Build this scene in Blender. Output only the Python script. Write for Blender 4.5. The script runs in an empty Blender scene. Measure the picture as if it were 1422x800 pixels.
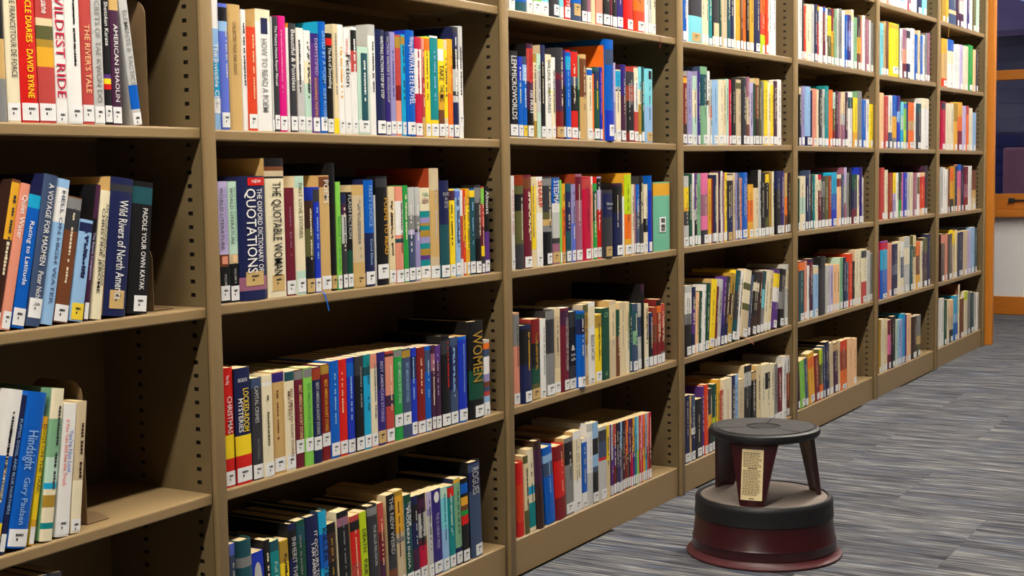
import bpy, bmesh, math, random, re
from mathutils import Matrix, Vector

# ---------------------------------------------------------------- camera, world, light, exposure
SC = bpy.context.scene
COL = SC.collection
CAM = Vector((-1.97407, -1.81834, 1.03636))
RIGHT = Vector((0.51072, -0.85961, -0.01529))
UP = Vector((0.07703, 0.02803, 0.99663))
FWD = Vector((0.85629, 0.51018, -0.08053))
FPX = 1963.29                                   # focal length in pixels of the 1422x800 frame
cd = bpy.data.cameras.new('camera')
cam = bpy.data.objects.new('camera', cd)
COL.objects.link(cam)
cd.sensor_fit = 'HORIZONTAL'
cd.sensor_width = 36.0
cd.lens = FPX / 1422 * 36.0
cd.clip_start = 0.02
m3 = Matrix((RIGHT, UP, -FWD)).transposed()
cam.matrix_world = Matrix.Translation(CAM) @ m3.to_4x4()
SC.camera = cam

SC.view_settings.view_transform = 'Standard'
SC.view_settings.look = 'None'
SC.view_settings.gamma = 1.0
SC.view_settings.use_curve_mapping = False
SC.view_settings.exposure = 0.0

W = bpy.data.worlds.new('dusk_sky')
SC.world = W
W.use_nodes = True
W.node_tree.nodes['Background'].inputs[0].default_value = (0.42, 0.47, 0.75, 1)
W.node_tree.nodes['Background'].inputs[1].default_value = 0.8

LAMP_Y, LAMP_Z, LAMP_STRENGTH = -0.70, 2.66, 112.0   # the row of aisle tubes (built below)

# ---------------------------------------------------------------- helpers
rnd = random.Random(7)

def srgb(c):
    r = []
    for v in c:
        v /= 255.0
        r.append(v / 12.92 if v <= 0.04045 else ((v + 0.055) / 1.055) ** 2.4)
    return (r[0], r[1], r[2], 1.0)

def mat(name, rgb, rough=0.5, noise=0.0, scale=40.0, bump=0.0, spec=0.5, stretch=None, metal=0.0):
    m = bpy.data.materials.new(name)
    m.use_nodes = True
    nt = m.node_tree
    b = nt.nodes['Principled BSDF']
    b.inputs['Base Color'].default_value = srgb(rgb)
    b.inputs['Roughness'].default_value = rough
    b.inputs['Specular IOR Level'].default_value = spec
    b.inputs['Metallic'].default_value = metal
    if noise or bump:
        tc = nt.nodes.new('ShaderNodeTexCoord')
        src = tc.outputs['Object']
        if stretch:
            mp = nt.nodes.new('ShaderNodeMapping')
            mp.inputs['Scale'].default_value = stretch
            nt.links.new(src, mp.inputs['Vector'])
            src = mp.outputs['Vector']
        n = nt.nodes.new('ShaderNodeTexNoise')
        n.inputs['Scale'].default_value = scale
        n.inputs['Detail'].default_value = 4
        nt.links.new(src, n.inputs['Vector'])
        if noise:
            mx = nt.nodes.new('ShaderNodeMix')
            mx.data_type = 'RGBA'
            c = srgb(rgb)
            mx.inputs['A'].default_value = tuple(v * (1 - noise) for v in c[:3]) + (1,)
            mx.inputs['B'].default_value = tuple(min(1, v * (1 + noise)) for v in c[:3]) + (1,)
            nt.links.new(n.outputs['Fac'], mx.inputs['Factor'])
            nt.links.new(mx.outputs['Result'], b.inputs['Base Color'])
        if bump:
            bp = nt.nodes.new('ShaderNodeBump')
            bp.inputs['Strength'].default_value = bump
            bp.inputs['Distance'].default_value = 0.002
            nt.links.new(n.outputs['Fac'], bp.inputs['Height'])
            nt.links.new(bp.outputs['Normal'], b.inputs['Normal'])
    return m

def emit(name, rgb, s):
    m = bpy.data.materials.new(name)
    m.use_nodes = True
    b = m.node_tree.nodes['Principled BSDF']
    b.inputs['Base Color'].default_value = (0.8, 0.8, 0.8, 1)
    b.inputs['Emission Color'].default_value = srgb(rgb)
    b.inputs['Emission Strength'].default_value = s
    return m

def link(name, me, parent=None, loc=None):
    o = bpy.data.objects.new(name, me)
    COL.objects.link(o)
    if parent:
        o.parent = parent
    if loc:
        o.location = loc
    return o

def mesh(name, V, F, mats, M=None, smooth=False):
    me = bpy.data.meshes.new(name)
    me.from_pydata(V, [], F)
    for k in mats:
        me.materials.append(k)
    if M:
        me.polygons.foreach_set('material_index', M)
    if smooth:
        me.polygons.foreach_set('use_smooth', [True] * len(F))
    me.update()
    return me

def empty(name, loc=(0, 0, 0)):
    o = bpy.data.objects.new(name, None)
    o.empty_display_size = 0.05
    COL.objects.link(o)
    o.location = loc
    return o

def tag(o, label, cat, group=None):
    o['label'] = label
    o['category'] = cat
    if group:
        o['group'] = group
    return o

def struct(o, label=None):
    o['kind'] = 'structure'
    if label:
        o['label'] = label
    return o

class MB:
    """collects boxes, prisms and lathes into one mesh"""
    def __init__(s):
        s.V, s.F, s.M = [], [], []
    def add(s, V, F, m=0):
        n = len(s.V)
        s.V += [tuple(v) for v in V]
        s.F += [tuple(i + n for i in f) for f in F]
        s.M += [m] * len(F)
    def box(s, a, b, m=0, bev=0.0):
        (x0, y0, z0), (x1, y1, z1) = a, b
        if bev:
            bm = bmesh.new()
            bmesh.ops.create_cube(bm, size=1.0)
            for v in bm.verts:
                v.co = Vector(((x0 + x1) / 2 + v.co.x * (x1 - x0), (y0 + y1) / 2 + v.co.y * (y1 - y0), (z0 + z1) / 2 + v.co.z * (z1 - z0)))
            bmesh.ops.bevel(bm, geom=list(bm.edges), offset=bev, segments=2, affect='EDGES', profile=0.5)
            bm.verts.index_update()
            s.add([v.co[:] for v in bm.verts], [[v.index for v in f.verts] for f in bm.faces], m)
            bm.free()
            return
        s.add([(x0, y0, z0), (x1, y0, z0), (x1, y1, z0), (x0, y1, z0), (x0, y0, z1), (x1, y0, z1), (x1, y1, z1), (x0, y1, z1)],
              [(0, 3, 2, 1), (4, 5, 6, 7), (0, 1, 5, 4), (1, 2, 6, 5), (2, 3, 7, 6), (3, 0, 4, 7)], m)
    def prism_x(s, prof, x0, x1, m=0):
        """profile of (y, z), counter-clockwise seen from +x, extruded along x"""
        n = len(prof)
        V = [(x0, y, z) for y, z in prof] + [(x1, y, z) for y, z in prof]
        F = [(i, (i + 1) % n, n + (i + 1) % n, n + i) for i in range(n)]
        F += [tuple(reversed(range(n))), tuple(range(n, 2 * n))]
        s.add(V, F, m)
    def lathe(s, prof, n=48, m=0, wob=None):
        V, F = [], []
        for r, z in prof:
            for i in range(n):
                a = 2 * math.pi * i / n
                k = wob(a) if wob else 1.0
                V.append((r * k * math.cos(a), r * k * math.sin(a), z))
        for j in range(len(prof) - 1):
            for i in range(n):
                F.append((j * n + i, j * n + (i + 1) % n, (j + 1) * n + (i + 1) % n, (j + 1) * n + i))
        s.add(V, F, m)
    def build(s, name, mats, parent=None, loc=None, smooth=False):
        if not isinstance(mats, (list, tuple)):
            mats = [mats]
        return link(name, mesh(name, s.V, s.F, mats, s.M if len(mats) > 1 else None, smooth), parent, loc)

def autosmooth(o, ang=40):
    me = o.data
    bm = bmesh.new()
    bm.from_mesh(me)
    for f in bm.faces:
        f.smooth = True
    for e in bm.edges:
        if len(e.link_faces) == 2 and e.calc_face_angle() > math.radians(ang):
            e.smooth = False
    bm.to_mesh(me)
    bm.free()

def onY(x, y, Y):
    """the point of the vertical plane at depth Y that the photograph shows at pixel x, y"""
    d = RIGHT * ((x - 711) / FPX) + UP * (-(y - 400) / FPX) + FWD
    return CAM + d * ((Y - CAM.y) / d.y)

def x_at(px, z, Y):
    """world x, on the plane at depth Y and height z, of pixel column px"""
    a, b = onY(px, 0, Y), onY(px, 800, Y)
    return a.x + (b.x - a.x) * (z - a.z) / (b.z - a.z)

# ---------------------------------------------------------------- materials of the room
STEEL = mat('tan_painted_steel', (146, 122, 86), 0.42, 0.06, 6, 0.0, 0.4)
STEEL_SHADED = mat('tan_painted_steel_shaded', (110, 93, 64), 0.5, 0.08, 5, 0.0, 0.35)  # same tan paint, darkened to put the interior shade into its colour
WHITE_WALL = mat('white_wall_paint', (222, 222, 224), 0.8, 0.03, 60, 0.05)
DIM_WALL = mat("bounce_damping_wall", (96, 84, 70), 0.8, 0.05, 40, 0.05)  # wall colour browned down to cut bounce light on the shelves
CEIL = mat('grey_ceiling_tile', (165, 163, 158), 0.9, 0.05, 30, 0.1)  # unseen ceiling, its tone lowered to weaken the bounce
OAK = mat('honey_oak', (196, 118, 30), 0.38, 0.18, 3.0, 0.05, 0.5, (30, 30, 2))
OAK_H = mat('honey_oak_rail', (190, 112, 28), 0.38, 0.18, 3.0, 0.05, 0.5, (30, 2, 30))
DARK = mat('dark_metal_and_slot_shade', (30, 27, 25), 0.5, 0.1, 30)
BOOKEND = mat('brown_bookend_steel', (120, 96, 68), 0.45, 0.12, 20)

def carpet():
    m = bpy.data.materials.new('striated_grey_blue_carpet')
    m.use_nodes = True
    nt = m.node_tree
    L = nt.links.new
    b = nt.nodes['Principled BSDF']
    b.inputs['Roughness'].default_value = 0.95
    b.inputs['Specular IOR Level'].default_value = 0.1
    tc = nt.nodes.new('ShaderNodeTexCoord')
    oi = nt.nodes.new('ShaderNodeObjectInfo')
    ml = nt.nodes.new('ShaderNodeVectorMath'); ml.operation = 'SCALE'
    cb = nt.nodes.new('ShaderNodeCombineXYZ')
    for k in ('X', 'Y', 'Z'):
        L(oi.outputs['Random'], cb.inputs[k])
    ml.inputs['Scale'].default_value = 37.0
    L(cb.outputs[0], ml.inputs[0])
    ad = nt.nodes.new('ShaderNodeVectorMath'); ad.operation = 'ADD'
    L(tc.outputs['Object'], ad.inputs[0]); L(ml.outputs[0], ad.inputs[1])
    def streak(sc, scale, detail=2.0):
        mp = nt.nodes.new('ShaderNodeMapping'); mp.inputs['Scale'].default_value = sc
        L(ad.outputs[0], mp.inputs['Vector'])
        n = nt.nodes.new('ShaderNodeTexNoise'); n.inputs['Scale'].default_value = scale
        n.inputs['Detail'].default_value = detail; n.inputs['Roughness'].default_value = 0.6
        L(mp.outputs[0], n.inputs['Vector'])
        return n.outputs['Fac']
    fine = streak((1, 0.032, 1), 190, 3)
    broad = streak((1, 0.10, 1), 26, 3)
    blue = streak((1, 0.09, 1), 50, 2)
    r1 = nt.nodes.new('ShaderNodeValToRGB')
    e = r1.color_ramp.elements
    e[0].position = 0.33; e[0].color = srgb((44, 44, 50))
    e[1].position = 0.70; e[1].color = srgb((158, 156, 153))
    for p, c in ((0.43, (70, 70, 77)), (0.52, (92, 92, 97)), (0.60, (115, 114, 115))):
        k = e.new(p); k.color = srgb(c)
    add = nt.nodes.new('ShaderNodeMath'); add.operation = 'MULTIPLY_ADD'
    add.inputs[1].default_value = 0.42
    L(broad, add.inputs[0])
    add2 = nt.nodes.new('ShaderNodeMath'); add2.operation = 'MULTIPLY_ADD'
    add2.inputs[1].default_value = 1.0; add2.inputs[2].default_value = -0.21
    L(fine, add.inputs[2]); L(add.outputs[0], add2.inputs[0])
    L(add2.outputs[0], r1.inputs[0])
    r2 = nt.nodes.new('ShaderNodeValToRGB')
    r2.color_ramp.elements[0].position = 0.54; r2.color_ramp.elements[0].color = (0, 0, 0, 1)
    r2.color_ramp.elements[1].position = 0.72; r2.color_ramp.elements[1].color = (0.42, 0.42, 0.42, 1)
    L(blue, r2.inputs[0])
    mx = nt.nodes.new('ShaderNodeMix'); mx.data_type = 'RGBA'
    mx.inputs['B'].default_value = srgb((66, 92, 128))
    L(r2.outputs[0], mx.inputs['Factor']); L(r1.outputs[0], mx.inputs['A'])
    L(mx.outputs['Result'], b.inputs['Base Color'])
    bp = nt.nodes.new('ShaderNodeBump'); bp.inputs['Strength'].default_value = 0.6; bp.inputs['Distance'].default_value = 0.004
    L(fine, bp.inputs['Height']); L(bp.outputs[0], b.inputs['Normal'])
    return m
CARPET = carpet()

# ---------------------------------------------------------------- the room
XW = 8.29                                      # the window wall at the end of the aisle
X0, Y0, Y1, ZC = -4.6, -4.2, 1.7, 2.775
a = MB(); a.box((X0, Y0, -0.12), (XW + 0.15, Y1, -0.006))
floor = struct(a.build('floor', mat('floor_slab', (80, 80, 84), 0.9)), 'carpeted floor of grey and blue streaked carpet tiles')
T = 0.61
tile = MB(); tile.box((0.0002, 0.0002, -0.006), (T - 0.0002, T - 0.0002, 0.0), 0, 0.0004)
tile_me = mesh('carpet_tile', tile.V, tile.F, [CARPET])
ix = 0
x = -0.8
while x < XW:
    y = 0.9 if x > 5.8 else 0.0
    ye = -2.4 if x < 2 else -3.0
    y0 = 0.305 * (int(round(x / T)) % 2)
    k = math.ceil((y - y0) / T)
    while y0 + k * T > ye - T:
        yy = y0 + (k - 1) * T
        if yy > Y0:
            o = link('carpet_tile', tile_me if x + T < XW else tile_me, floor, (x, yy, 0))
        k -= 1
    x += T
a = MB(); a.box((X0, Y0, ZC), (XW + 0.15, Y1, ZC + 0.1))
struct(a.build('ceiling', CEIL))
a = MB(); a.box((X0 - 0.15, Y0, 0), (X0, Y1, ZC)); struct(a.build("wall_left", DIM_WALL))  # unseen wall, kept dark so it throws back little light
a = MB(); a.box((X0, Y1, 0), (XW + 0.15, Y1 + 0.15, ZC)); struct(a.build('wall_back', WHITE_WALL))
a = MB(); a.box((X0, Y0 - 0.15, 0), (XW + 0.15, Y0, ZC)); struct(a.build("wall_front", DIM_WALL))  # unseen; dark brown stands in for facing bookcases and limits bounce
WY0, WY1, WZ0, WZ1 = -1.6, 1.0, 0.84, 2.45      # window opening
a = MB()
a.box((XW, Y0, 0), (XW + 0.15, WY0, ZC)); a.box((XW, WY1, 0), (XW + 0.15, Y1, ZC))
a.box((XW, WY0, 0), (XW + 0.15, WY1, 0.70)); a.box((XW, WY0, WZ1 + 0.1), (XW + 0.15, WY1, ZC))
struct(a.build('wall_right', WHITE_WALL), 'white painted wall under and around the wood framed window')
a = MB(); a.box((XW - 0.02, Y0, 0), (XW, Y1, 0.127), 0, 0.004)
struct(a.build('baseboard_right', OAK_H), 'honey coloured wooden baseboard along the window wall')

GLASS = bpy.data.materials.new('window_glass')
GLASS.use_nodes = True
nt = GLASS.node_tree
for n in list(nt.nodes):
    if n.type != 'OUTPUT_MATERIAL':
        nt.nodes.remove(n)
out = nt.nodes['Material Output']
tr = nt.nodes.new('ShaderNodeBsdfTransparent'); tr.inputs[0].default_value = (0.86, 0.89, 0.95, 1)
gl = nt.nodes.new('ShaderNodeBsdfGlossy'); gl.inputs['Roughness'].default_value = 0.03
fr = nt.nodes.new('ShaderNodeFresnel'); fr.inputs[0].default_value = 1.5
mx = nt.nodes.new('ShaderNodeMixShader')
nt.links.new(fr.outputs[0], mx.inputs[0]); nt.links.new(tr.outputs[0], mx.inputs[1]); nt.links.new(gl.outputs[0], mx.inputs[2])
nt.links.new(mx.outputs[0], out.inputs[0])

win = struct(empty('window_1', (XW, 0, WZ0)), 'wood framed window looking out at dusk beyond the last bookcase')
def wpart(name, a0, b0, m, bev=0.004):
    q = MB(); q.box(a0, b0, 0, bev)
    return q.build(name, m, win)
def wz(z): return z - WZ0
wpart('window_sill', (-0.075, WY0 - 0.1, wz(0.682)), (0.10, WY1 + 0.1, wz(0.735)), OAK_H, 0.008)
wpart('bottom_rail', (-0.03, WY0, wz(0.735)), (0.06, WY1, wz(0.845)), OAK_H)
wpart('mullion', (-0.02, WY0, wz(1.632)), (0.06, WY1, wz(1.700)), OAK_H)
wpart('top_rail', (-0.03, WY0, wz(WZ1)), (0.06, WY1, wz(WZ1 + 0.1)), OAK_H)
wpart('jamb', (-0.03, WY1 - 0.09, wz(0.845)), (0.06, WY1, wz(WZ1)), OAK)
wpart('jamb', (-0.03, WY0, wz(0.845)), (0.06, WY0 + 0.09, wz(WZ1)), OAK)
wpart('jamb', (-0.03, -0.43, wz(0.845)), (0.06, -0.34, wz(WZ1)), OAK)
wpart('glass_pane', (0.02, WY0 + 0.05, wz(0.82)), (0.028, WY1 - 0.05, wz(1.65)), GLASS, 0)
wpart('glass_pane', (0.02, WY0 + 0.05, wz(1.68)), (0.028, WY1 - 0.05, wz(WZ1 + 0.03)), GLASS, 0)
lt = MB()
lt.box((-0.045, -0.06, wz(0.793)), (-0.03, 0.24, wz(0.805)), 0, 0.003)
lt.box((-0.055, 0.205, wz(0.784)), (-0.03, 0.245, wz(0.815)), 0, 0.004)
lt.box((-0.055, -0.06, wz(0.784)), (-0.03, -0.02, wz(0.815)), 0, 0.004)
lt.build('window_latch', DARK, win)

# the house across the yard, seen at dusk through the panes
SID = mat('dusk_tinted_siding', (34, 36, 84), 0.7, 0.12, 8)  # the navy cast of dusk is put into the siding colour
ROOF = mat('plum_grey_shingles', (112, 84, 104), 0.8, 0.2, 14)
ROSE = mat('dull_rose', (176, 108, 106), 0.8, 0.25, 10)
hs = tag(empty('neighbouring_house', (13.6, 0, 0)), 'dusk-tinted navy house with a plum roof, outside beyond the window', 'house')
q = MB(); q.box((0.03, 0.9, -0.3), (3.0, 8.0, 2.42)); q.build('wall', SID, hs)
brd = MB(); brd.prism_x([(-0.02, 0.0), (0.0, 0.0), (0.0, 0.145), (-0.006, 0.145)], 0, 7.1)
brd_me = mesh('siding_board', [(y + 0.02, x + 0.9, z) for x, y, z in brd.V], [tuple(reversed(f)) for f in brd.F], [SID])
for i in range(18):
    link('siding_board', brd_me, hs, (0, 0, -0.25 + i * 0.15))
q = MB()                                        # hipped roof: its right-hand edge climbs away from the eave
pts = [(-0.45, 0.505, 2.36), (-0.45, 8.3, 2.36), (2.2, 8.3, 3.18), (2.2, 2.18, 3.18)]
q.add(pts + [(x, y, z + 0.06) for x, y, z in pts], [(0, 1, 2, 3), (7, 6, 5, 4), (0, 4, 5, 1), (1, 5, 6, 2), (2, 6, 7, 3), (3, 7, 4, 0)])
q.build('roof', ROOF, hs)
gw = MB(); gw.box((11.8, -4.0, -0.3), (12.1, 1.02, 1.21), 0, 0.02)  # added block filling the pinkish patch in the lower pane
tag(gw.build('rose_block', ROSE), 'low dull rose block outside beyond the window panes', 'wall')
a = MB(); a.box((XW + 0.15, -8, -0.4), (20, 9, -0.3))
struct(a.build('ground', mat('yard_ground', (60, 66, 60), 0.9, 0.2, 3)))

# the tubes over the aisle
TUBE = emit('lit_diffuser', (255, 247, 232), LAMP_STRENGTH)
HOUS = mat('white_lamp_housing', (225, 225, 222), 0.5, 0.02, 20)
NTH = 'first second third fourth fifth sixth seventh eighth'.split()
for i in range(8):
    lx = -3.6 + i * 1.45
    f = tag(empty('ceiling_light', (lx, LAMP_Y, LAMP_Z)), NTH[i] + ' long white fluorescent fixture from the left, above the aisle', 'light', 'ceiling lights along the aisle')
    q = MB(); q.box((-0.68, -0.10, 0.006), (0.68, 0.10, 0.11), 0, 0.006); q.build('housing', HOUS, f)
    q = MB(); q.box((-0.66, -0.045, 0.0), (0.66, 0.045, 0.006)); q.build('diffuser', TUBE, f)
# ---------------------------------------------------------------- the bookcases
BAY = 1.0672                                   # centre to centre of two uprights
WP = 0.0292                                    # width of an upright's front face
YS = 0.013                                     # front edge of the shelves
DEP = 0.295
HT = 2.16
ROWZ = [0.096, 0.4405, 0.796, 1.126, 1.452, 1.782]
SHZ = {  # (bay, row): height of the shelf's top at its left and right end
 (1, 0): (.094, .094), (1, 1): (.4385, .4445), (1, 2): (.801, .797), (1, 3): (1.131, 1.130),
 (2, 0): (.094, .094), (2, 1): (.4438, .438), (2, 2): (.7993, .7916), (2, 3): (1.1278, 1.1221), (2, 4): (1.4503, 1.4503),
 (3, 0): (.0952, .0936), (3, 1): (.4412, .4397), (3, 2): (.7919, .7916), (3, 3): (1.1305, 1.1222), (3, 4): (1.4484, 1.4505),
 (4, 0): (.090, .093), (4, 1): (.438, .4455), (4, 2): (.7941, .797), (4, 3): (1.1195, 1.1286), (4, 4): (1.447, 1.4555),
 (5, 0): (.101, .104), (5, 1): (.4465, .4465), (5, 2): (.801, .799), (5, 3): (1.1273, 1.1273), (5, 4): (1.4576, 1.4576),
 (6, 0): (.1021, .0991), (6, 2): (.803, .803), (6, 4): (1.452, 1.4625), (6, 5): (1.7736, 1.7836),
 (7, 0): (.096, .0992), (7, 4): (1.449, 1.4565), (7, 5): (1.7801, 1.7874)}
def bx0(bay): return (bay - 2) * BAY + WP / 2
def bx1(bay): return (bay - 1) * BAY - WP / 2
def shelf_z(bay, row, x):
    l, r = SHZ.get((bay, row), (ROWZ[row], ROWZ[row]))
    t = (x - bx0(bay)) / (bx1(bay) - bx0(bay))
    return l + (r - l) * t

def panel(mb, x, face):
    """one pressed steel side of an upright at x, facing -x (face=-1) or +x, pierced by two columns of slots"""
    ys = [YS, 0.0385, 0.0495, 0.1845, 0.1955, DEP]
    zs, z = [0.0], 0.028
    pitch = 0.0254
    while z + 0.008 < HT - 0.02:
        zs += [z, z + 0.0075]
        z += pitch
    zs.append(HT)
    V = [(x, y, z) for z in zs for y in ys]
    n = len(ys)
    F = []
    for j in range(len(zs) - 1):
        for i in range(n - 1):
            if i in (1, 3) and j % 2 == 1:
                continue
            q = (j * n + i, j * n + i + 1, (j + 1) * n + i + 1, (j + 1) * n + i)
            F.append(q if face > 0 else q[::-1])
    mb.add(V, F)

def upright(bay_x, parent, px):
    mb = MB()
    xl, xr = bay_x - px - WP / 2 + 0.0012, bay_x - px + WP / 2 - 0.0012
    panel(mb, xl, -1)
    panel(mb, xr, 1)
    mb.box((xl, DEP - 0.002, 0), (xr, DEP, HT))
    mb.box((xl, YS, HT - 0.002), (xr, DEP, HT))
    mb.box((xl + 0.004, YS + 0.002, 0.004), (xr - 0.004, DEP - 0.004, HT - 0.004), 1)   # dark core added so the hollow slots look shaded
    o = mb.build('side_panel', [STEEL_SHADED, DARK], parent)
    mb = MB()
    mb.box((bay_x - px - WP / 2, 0.0, 0.0), (bay_x - px + WP / 2, YS + 0.0002, HT), 0, 0.0035)
    p = mb.build('front_post', STEEL, parent)
    autosmooth(p, 50)
    return o

ORD = ['', 'first', 'second', 'third', 'fourth', 'fifth', 'sixth', 'seventh']
shelf_cache = {}
cases = {}
for bay in range(1, 8):
    px = (bay - 1) * BAY
    what = {1: 'partly empty leftmost tan steel bookcase bay with gaps and bookends', 2: 'tan steel bookcase bay holding the big quotation books', 3: 'tan steel bookcase bay holding the green boxed book',
            4: 'tan steel bookcase bay right behind the step stool', 5: 'tan steel bookcase bay just right of the step stool', 6: 'tan steel bookcase bay holding the bright yellow book', 7: 'last tan steel bookcase bay against the wooden end panel'}[bay]
    r = tag(empty('bookcase', (px, 0, 0)), what, 'bookcase', 'tan library bookcase bays along the aisle')
    cases[bay] = r
    upright(px, r, px)
    if bay == 1:
        upright(px - BAY, r, px)
    xa, xb = bx0(bay) - px + 0.0008, bx1(bay) - px - 0.0008
    for row in range(6):
        zl, zr = shelf_z(bay, row, bx0(bay)), shelf_z(bay, row, bx1(bay))
        mb = MB()
        if row == 0:
            y = YS
            prof = [(y + 0.0018, 0), (y, .0005), (y, zl - 0.003), (y + 0.003, zl), (DEP - 0.012, zl), (DEP - 0.012, zl - 0.004), (y + 0.010, zl - 0.004), (y + 0.010, 0)]
            mb.prism_x(prof, xa + 0.0045, xb - 0.0045)
            mb.V = [(vx, vy, vz + (zr - zl) * (vx > 0 - BAY / 2) if vz > 0.02 else vz) for vx, vy, vz in mb.V]
            o = mb.build('base_shelf', STEEL, r)
        else:
            y = YS
            prof = [(y, -0.0035), (y + 0.001, -0.001), (y + 0.0035, 0), (DEP - 0.012, 0), (DEP - 0.012, -0.019), (DEP - 0.016, -0.019), (DEP - 0.016, -0.004),
                    (y + 0.016, -0.004), (y + 0.016, -0.0205), (y + 0.003, -0.0215), (y + 0.0008, -0.0205), (y, -0.0185)]
            mb.prism_x(prof, xa, xb)
            o = mb.build('shelf', STEEL, r, (0, 0, zl + (zr - zl) * (xa - (bx0(bay) - px)) / BAY))
            o.rotation_euler.y = -math.atan2(zr - zl, xb - xa)
            ang = o.rotation_euler.y
            # keep the tilt about the shelf's own left end
            o.location.z = zl + xa * math.sin(ang)
            o.location.x = xa - xa * math.cos(ang)
    mb = MB(); mb.box((xa, DEP - 0.010, 0.0), (xb, DEP - 0.004, HT - 0.004)); mb.build('back_panel', STEEL_SHADED, r)
    mb = MB(); mb.box((xa, YS, HT - 0.02), (xb, DEP - 0.012, HT), 0, 0.003); mb.build('canopy_top', STEEL, r)
# two upright seams in the back of the first two bays
mb = MB(); mb.box((5.565 * 1.16, -0.032, 0.0), (5.607 * 1.16, 0.36, 2.3), 0, 0.005)
tag(mb.build('end_panel', OAK), 'tall honey coloured wooden panel closing the far end of the bookcases', 'panel')

# ---------------------------------------------------------------- books: colours
PAL = {k: (tuple(int(v) for v in c.split(',')), n) for k, c, n in (t.split(':') for t in '''
wht:236,234,231:white;crm:234,222,190:cream;tan:204,168,108:tan;bei:206,186,152:beige;brn:112,64,38:brown;dbr:58,36,30:dark brown;rst:152,58,28:rust;red:208,28,24:red;crs:192,14,60:crimson;
mar:106,22,42:maroon;dre:124,26,28:dark red;brd:184,66,62:brick red;ora:236,112,28:orange;ror:214,62,26:red-orange;sal:224,144,120:salmon;pnk:224,112,160:pink;mag:212,0,124:magenta;yel:246,212,30:yellow;
gld:228,168,44:golden;mus:170,134,44:mustard;lim:190,214,26:lime;grn:34,152,66:green;lgr:132,202,80:light green;dgr:14,72,54:dark green;olv:88,88,48:olive;sag:124,172,134:sage green;mnt:188,218,200:mint;
tea:0,132,138:teal;dte:24,76,86:dark teal;trq:28,164,212:turquoise;cya:124,208,224:aqua;lbl:146,186,228:light blue;blu:10,92,192:blue;roy:24,52,184:royal blue;nvy:22,30,76:navy;sla:62,78,110:slate blue;
per:92,110,206:periwinkle;lav:190,176,218:lavender;lil:152,144,194:lilac;pur:86,46,128:purple;ind:52,38,118:indigo;plm:66,28,60:plum;mav:154,98,122:mauve;blk:22,22,25:black;cha:52,52,58:charcoal;
gry:128,128,128:grey;lgy:192,192,190:pale grey;pch:242,194,146:peach;gtl:112,186,156:sea green;pap:226,206,164:page cream'''.replace('\n', '').split(';'))}
MATS = {}
def cm(k):
    """book colour k as a material, made when first used"""
    if k not in MATS:
        rgb, name = PAL[k]
        MATS[k] = mat('book_' + name.replace(' ', '_').replace('-', '_'), rgb, rnd.choice((0.3, 0.38, 0.45)), 0.05, 25, 0.0, 0.4)
    return MATS[k]
PAGES = mat('book_pages', (214, 190, 146), 0.8, 0.22, 6, 0.2, 0.2, (130, 1.5, 1.5))
STICK = mat('label_white', (236, 236, 236), 0.35, 0.02, 30)
STICK_T = mat('label_tan', (206, 172, 112), 0.4, 0.04, 30)
STICK_Y = mat('label_yellow', (238, 206, 60), 0.4, 0.04, 30)
INK = mat('label_ink', (34, 34, 38), 0.6)

# lettering: every different string is turned into a flat mesh once
text_cache = {}
def text_geo(s, bold=0.005):
    if s not in text_cache:
        c = bpy.data.curves.new('lettering', 'FONT')
        c.body = s
        c.size = 1.0
        c.resolution_u = 2
        c.offset = bold
        o = bpy.data.objects.new('lettering', c)
        COL.objects.link(o)
        dg = bpy.context.evaluated_depsgraph_get()
        me = bpy.data.meshes.new_from_object(o.evaluated_get(dg))
        V = [v.co[:2] for v in me.vertices]
        F = [tuple(p.vertices) for p in me.polygons]
        bpy.data.meshes.remove(me)
        bpy.data.objects.remove(o)
        bpy.data.curves.remove(c)
        if not V:
            V, F = [(0, 0), (1, 0), (1, 1)], [(0, 1, 2)]
        x0, x1 = min(v[0] for v in V), max(v[0] for v in V)
        cap = 0.70
        text_cache[s] = ([((x - x0) / max(1e-6, x1 - x0), y / cap) for x, y in V], F, (x1 - x0) / cap)
    return text_cache[s]

def contrast(k):
    r, g, b = PAL[k][0]
    return r * .3 + g * .59 + b * .11 > 125

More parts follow.
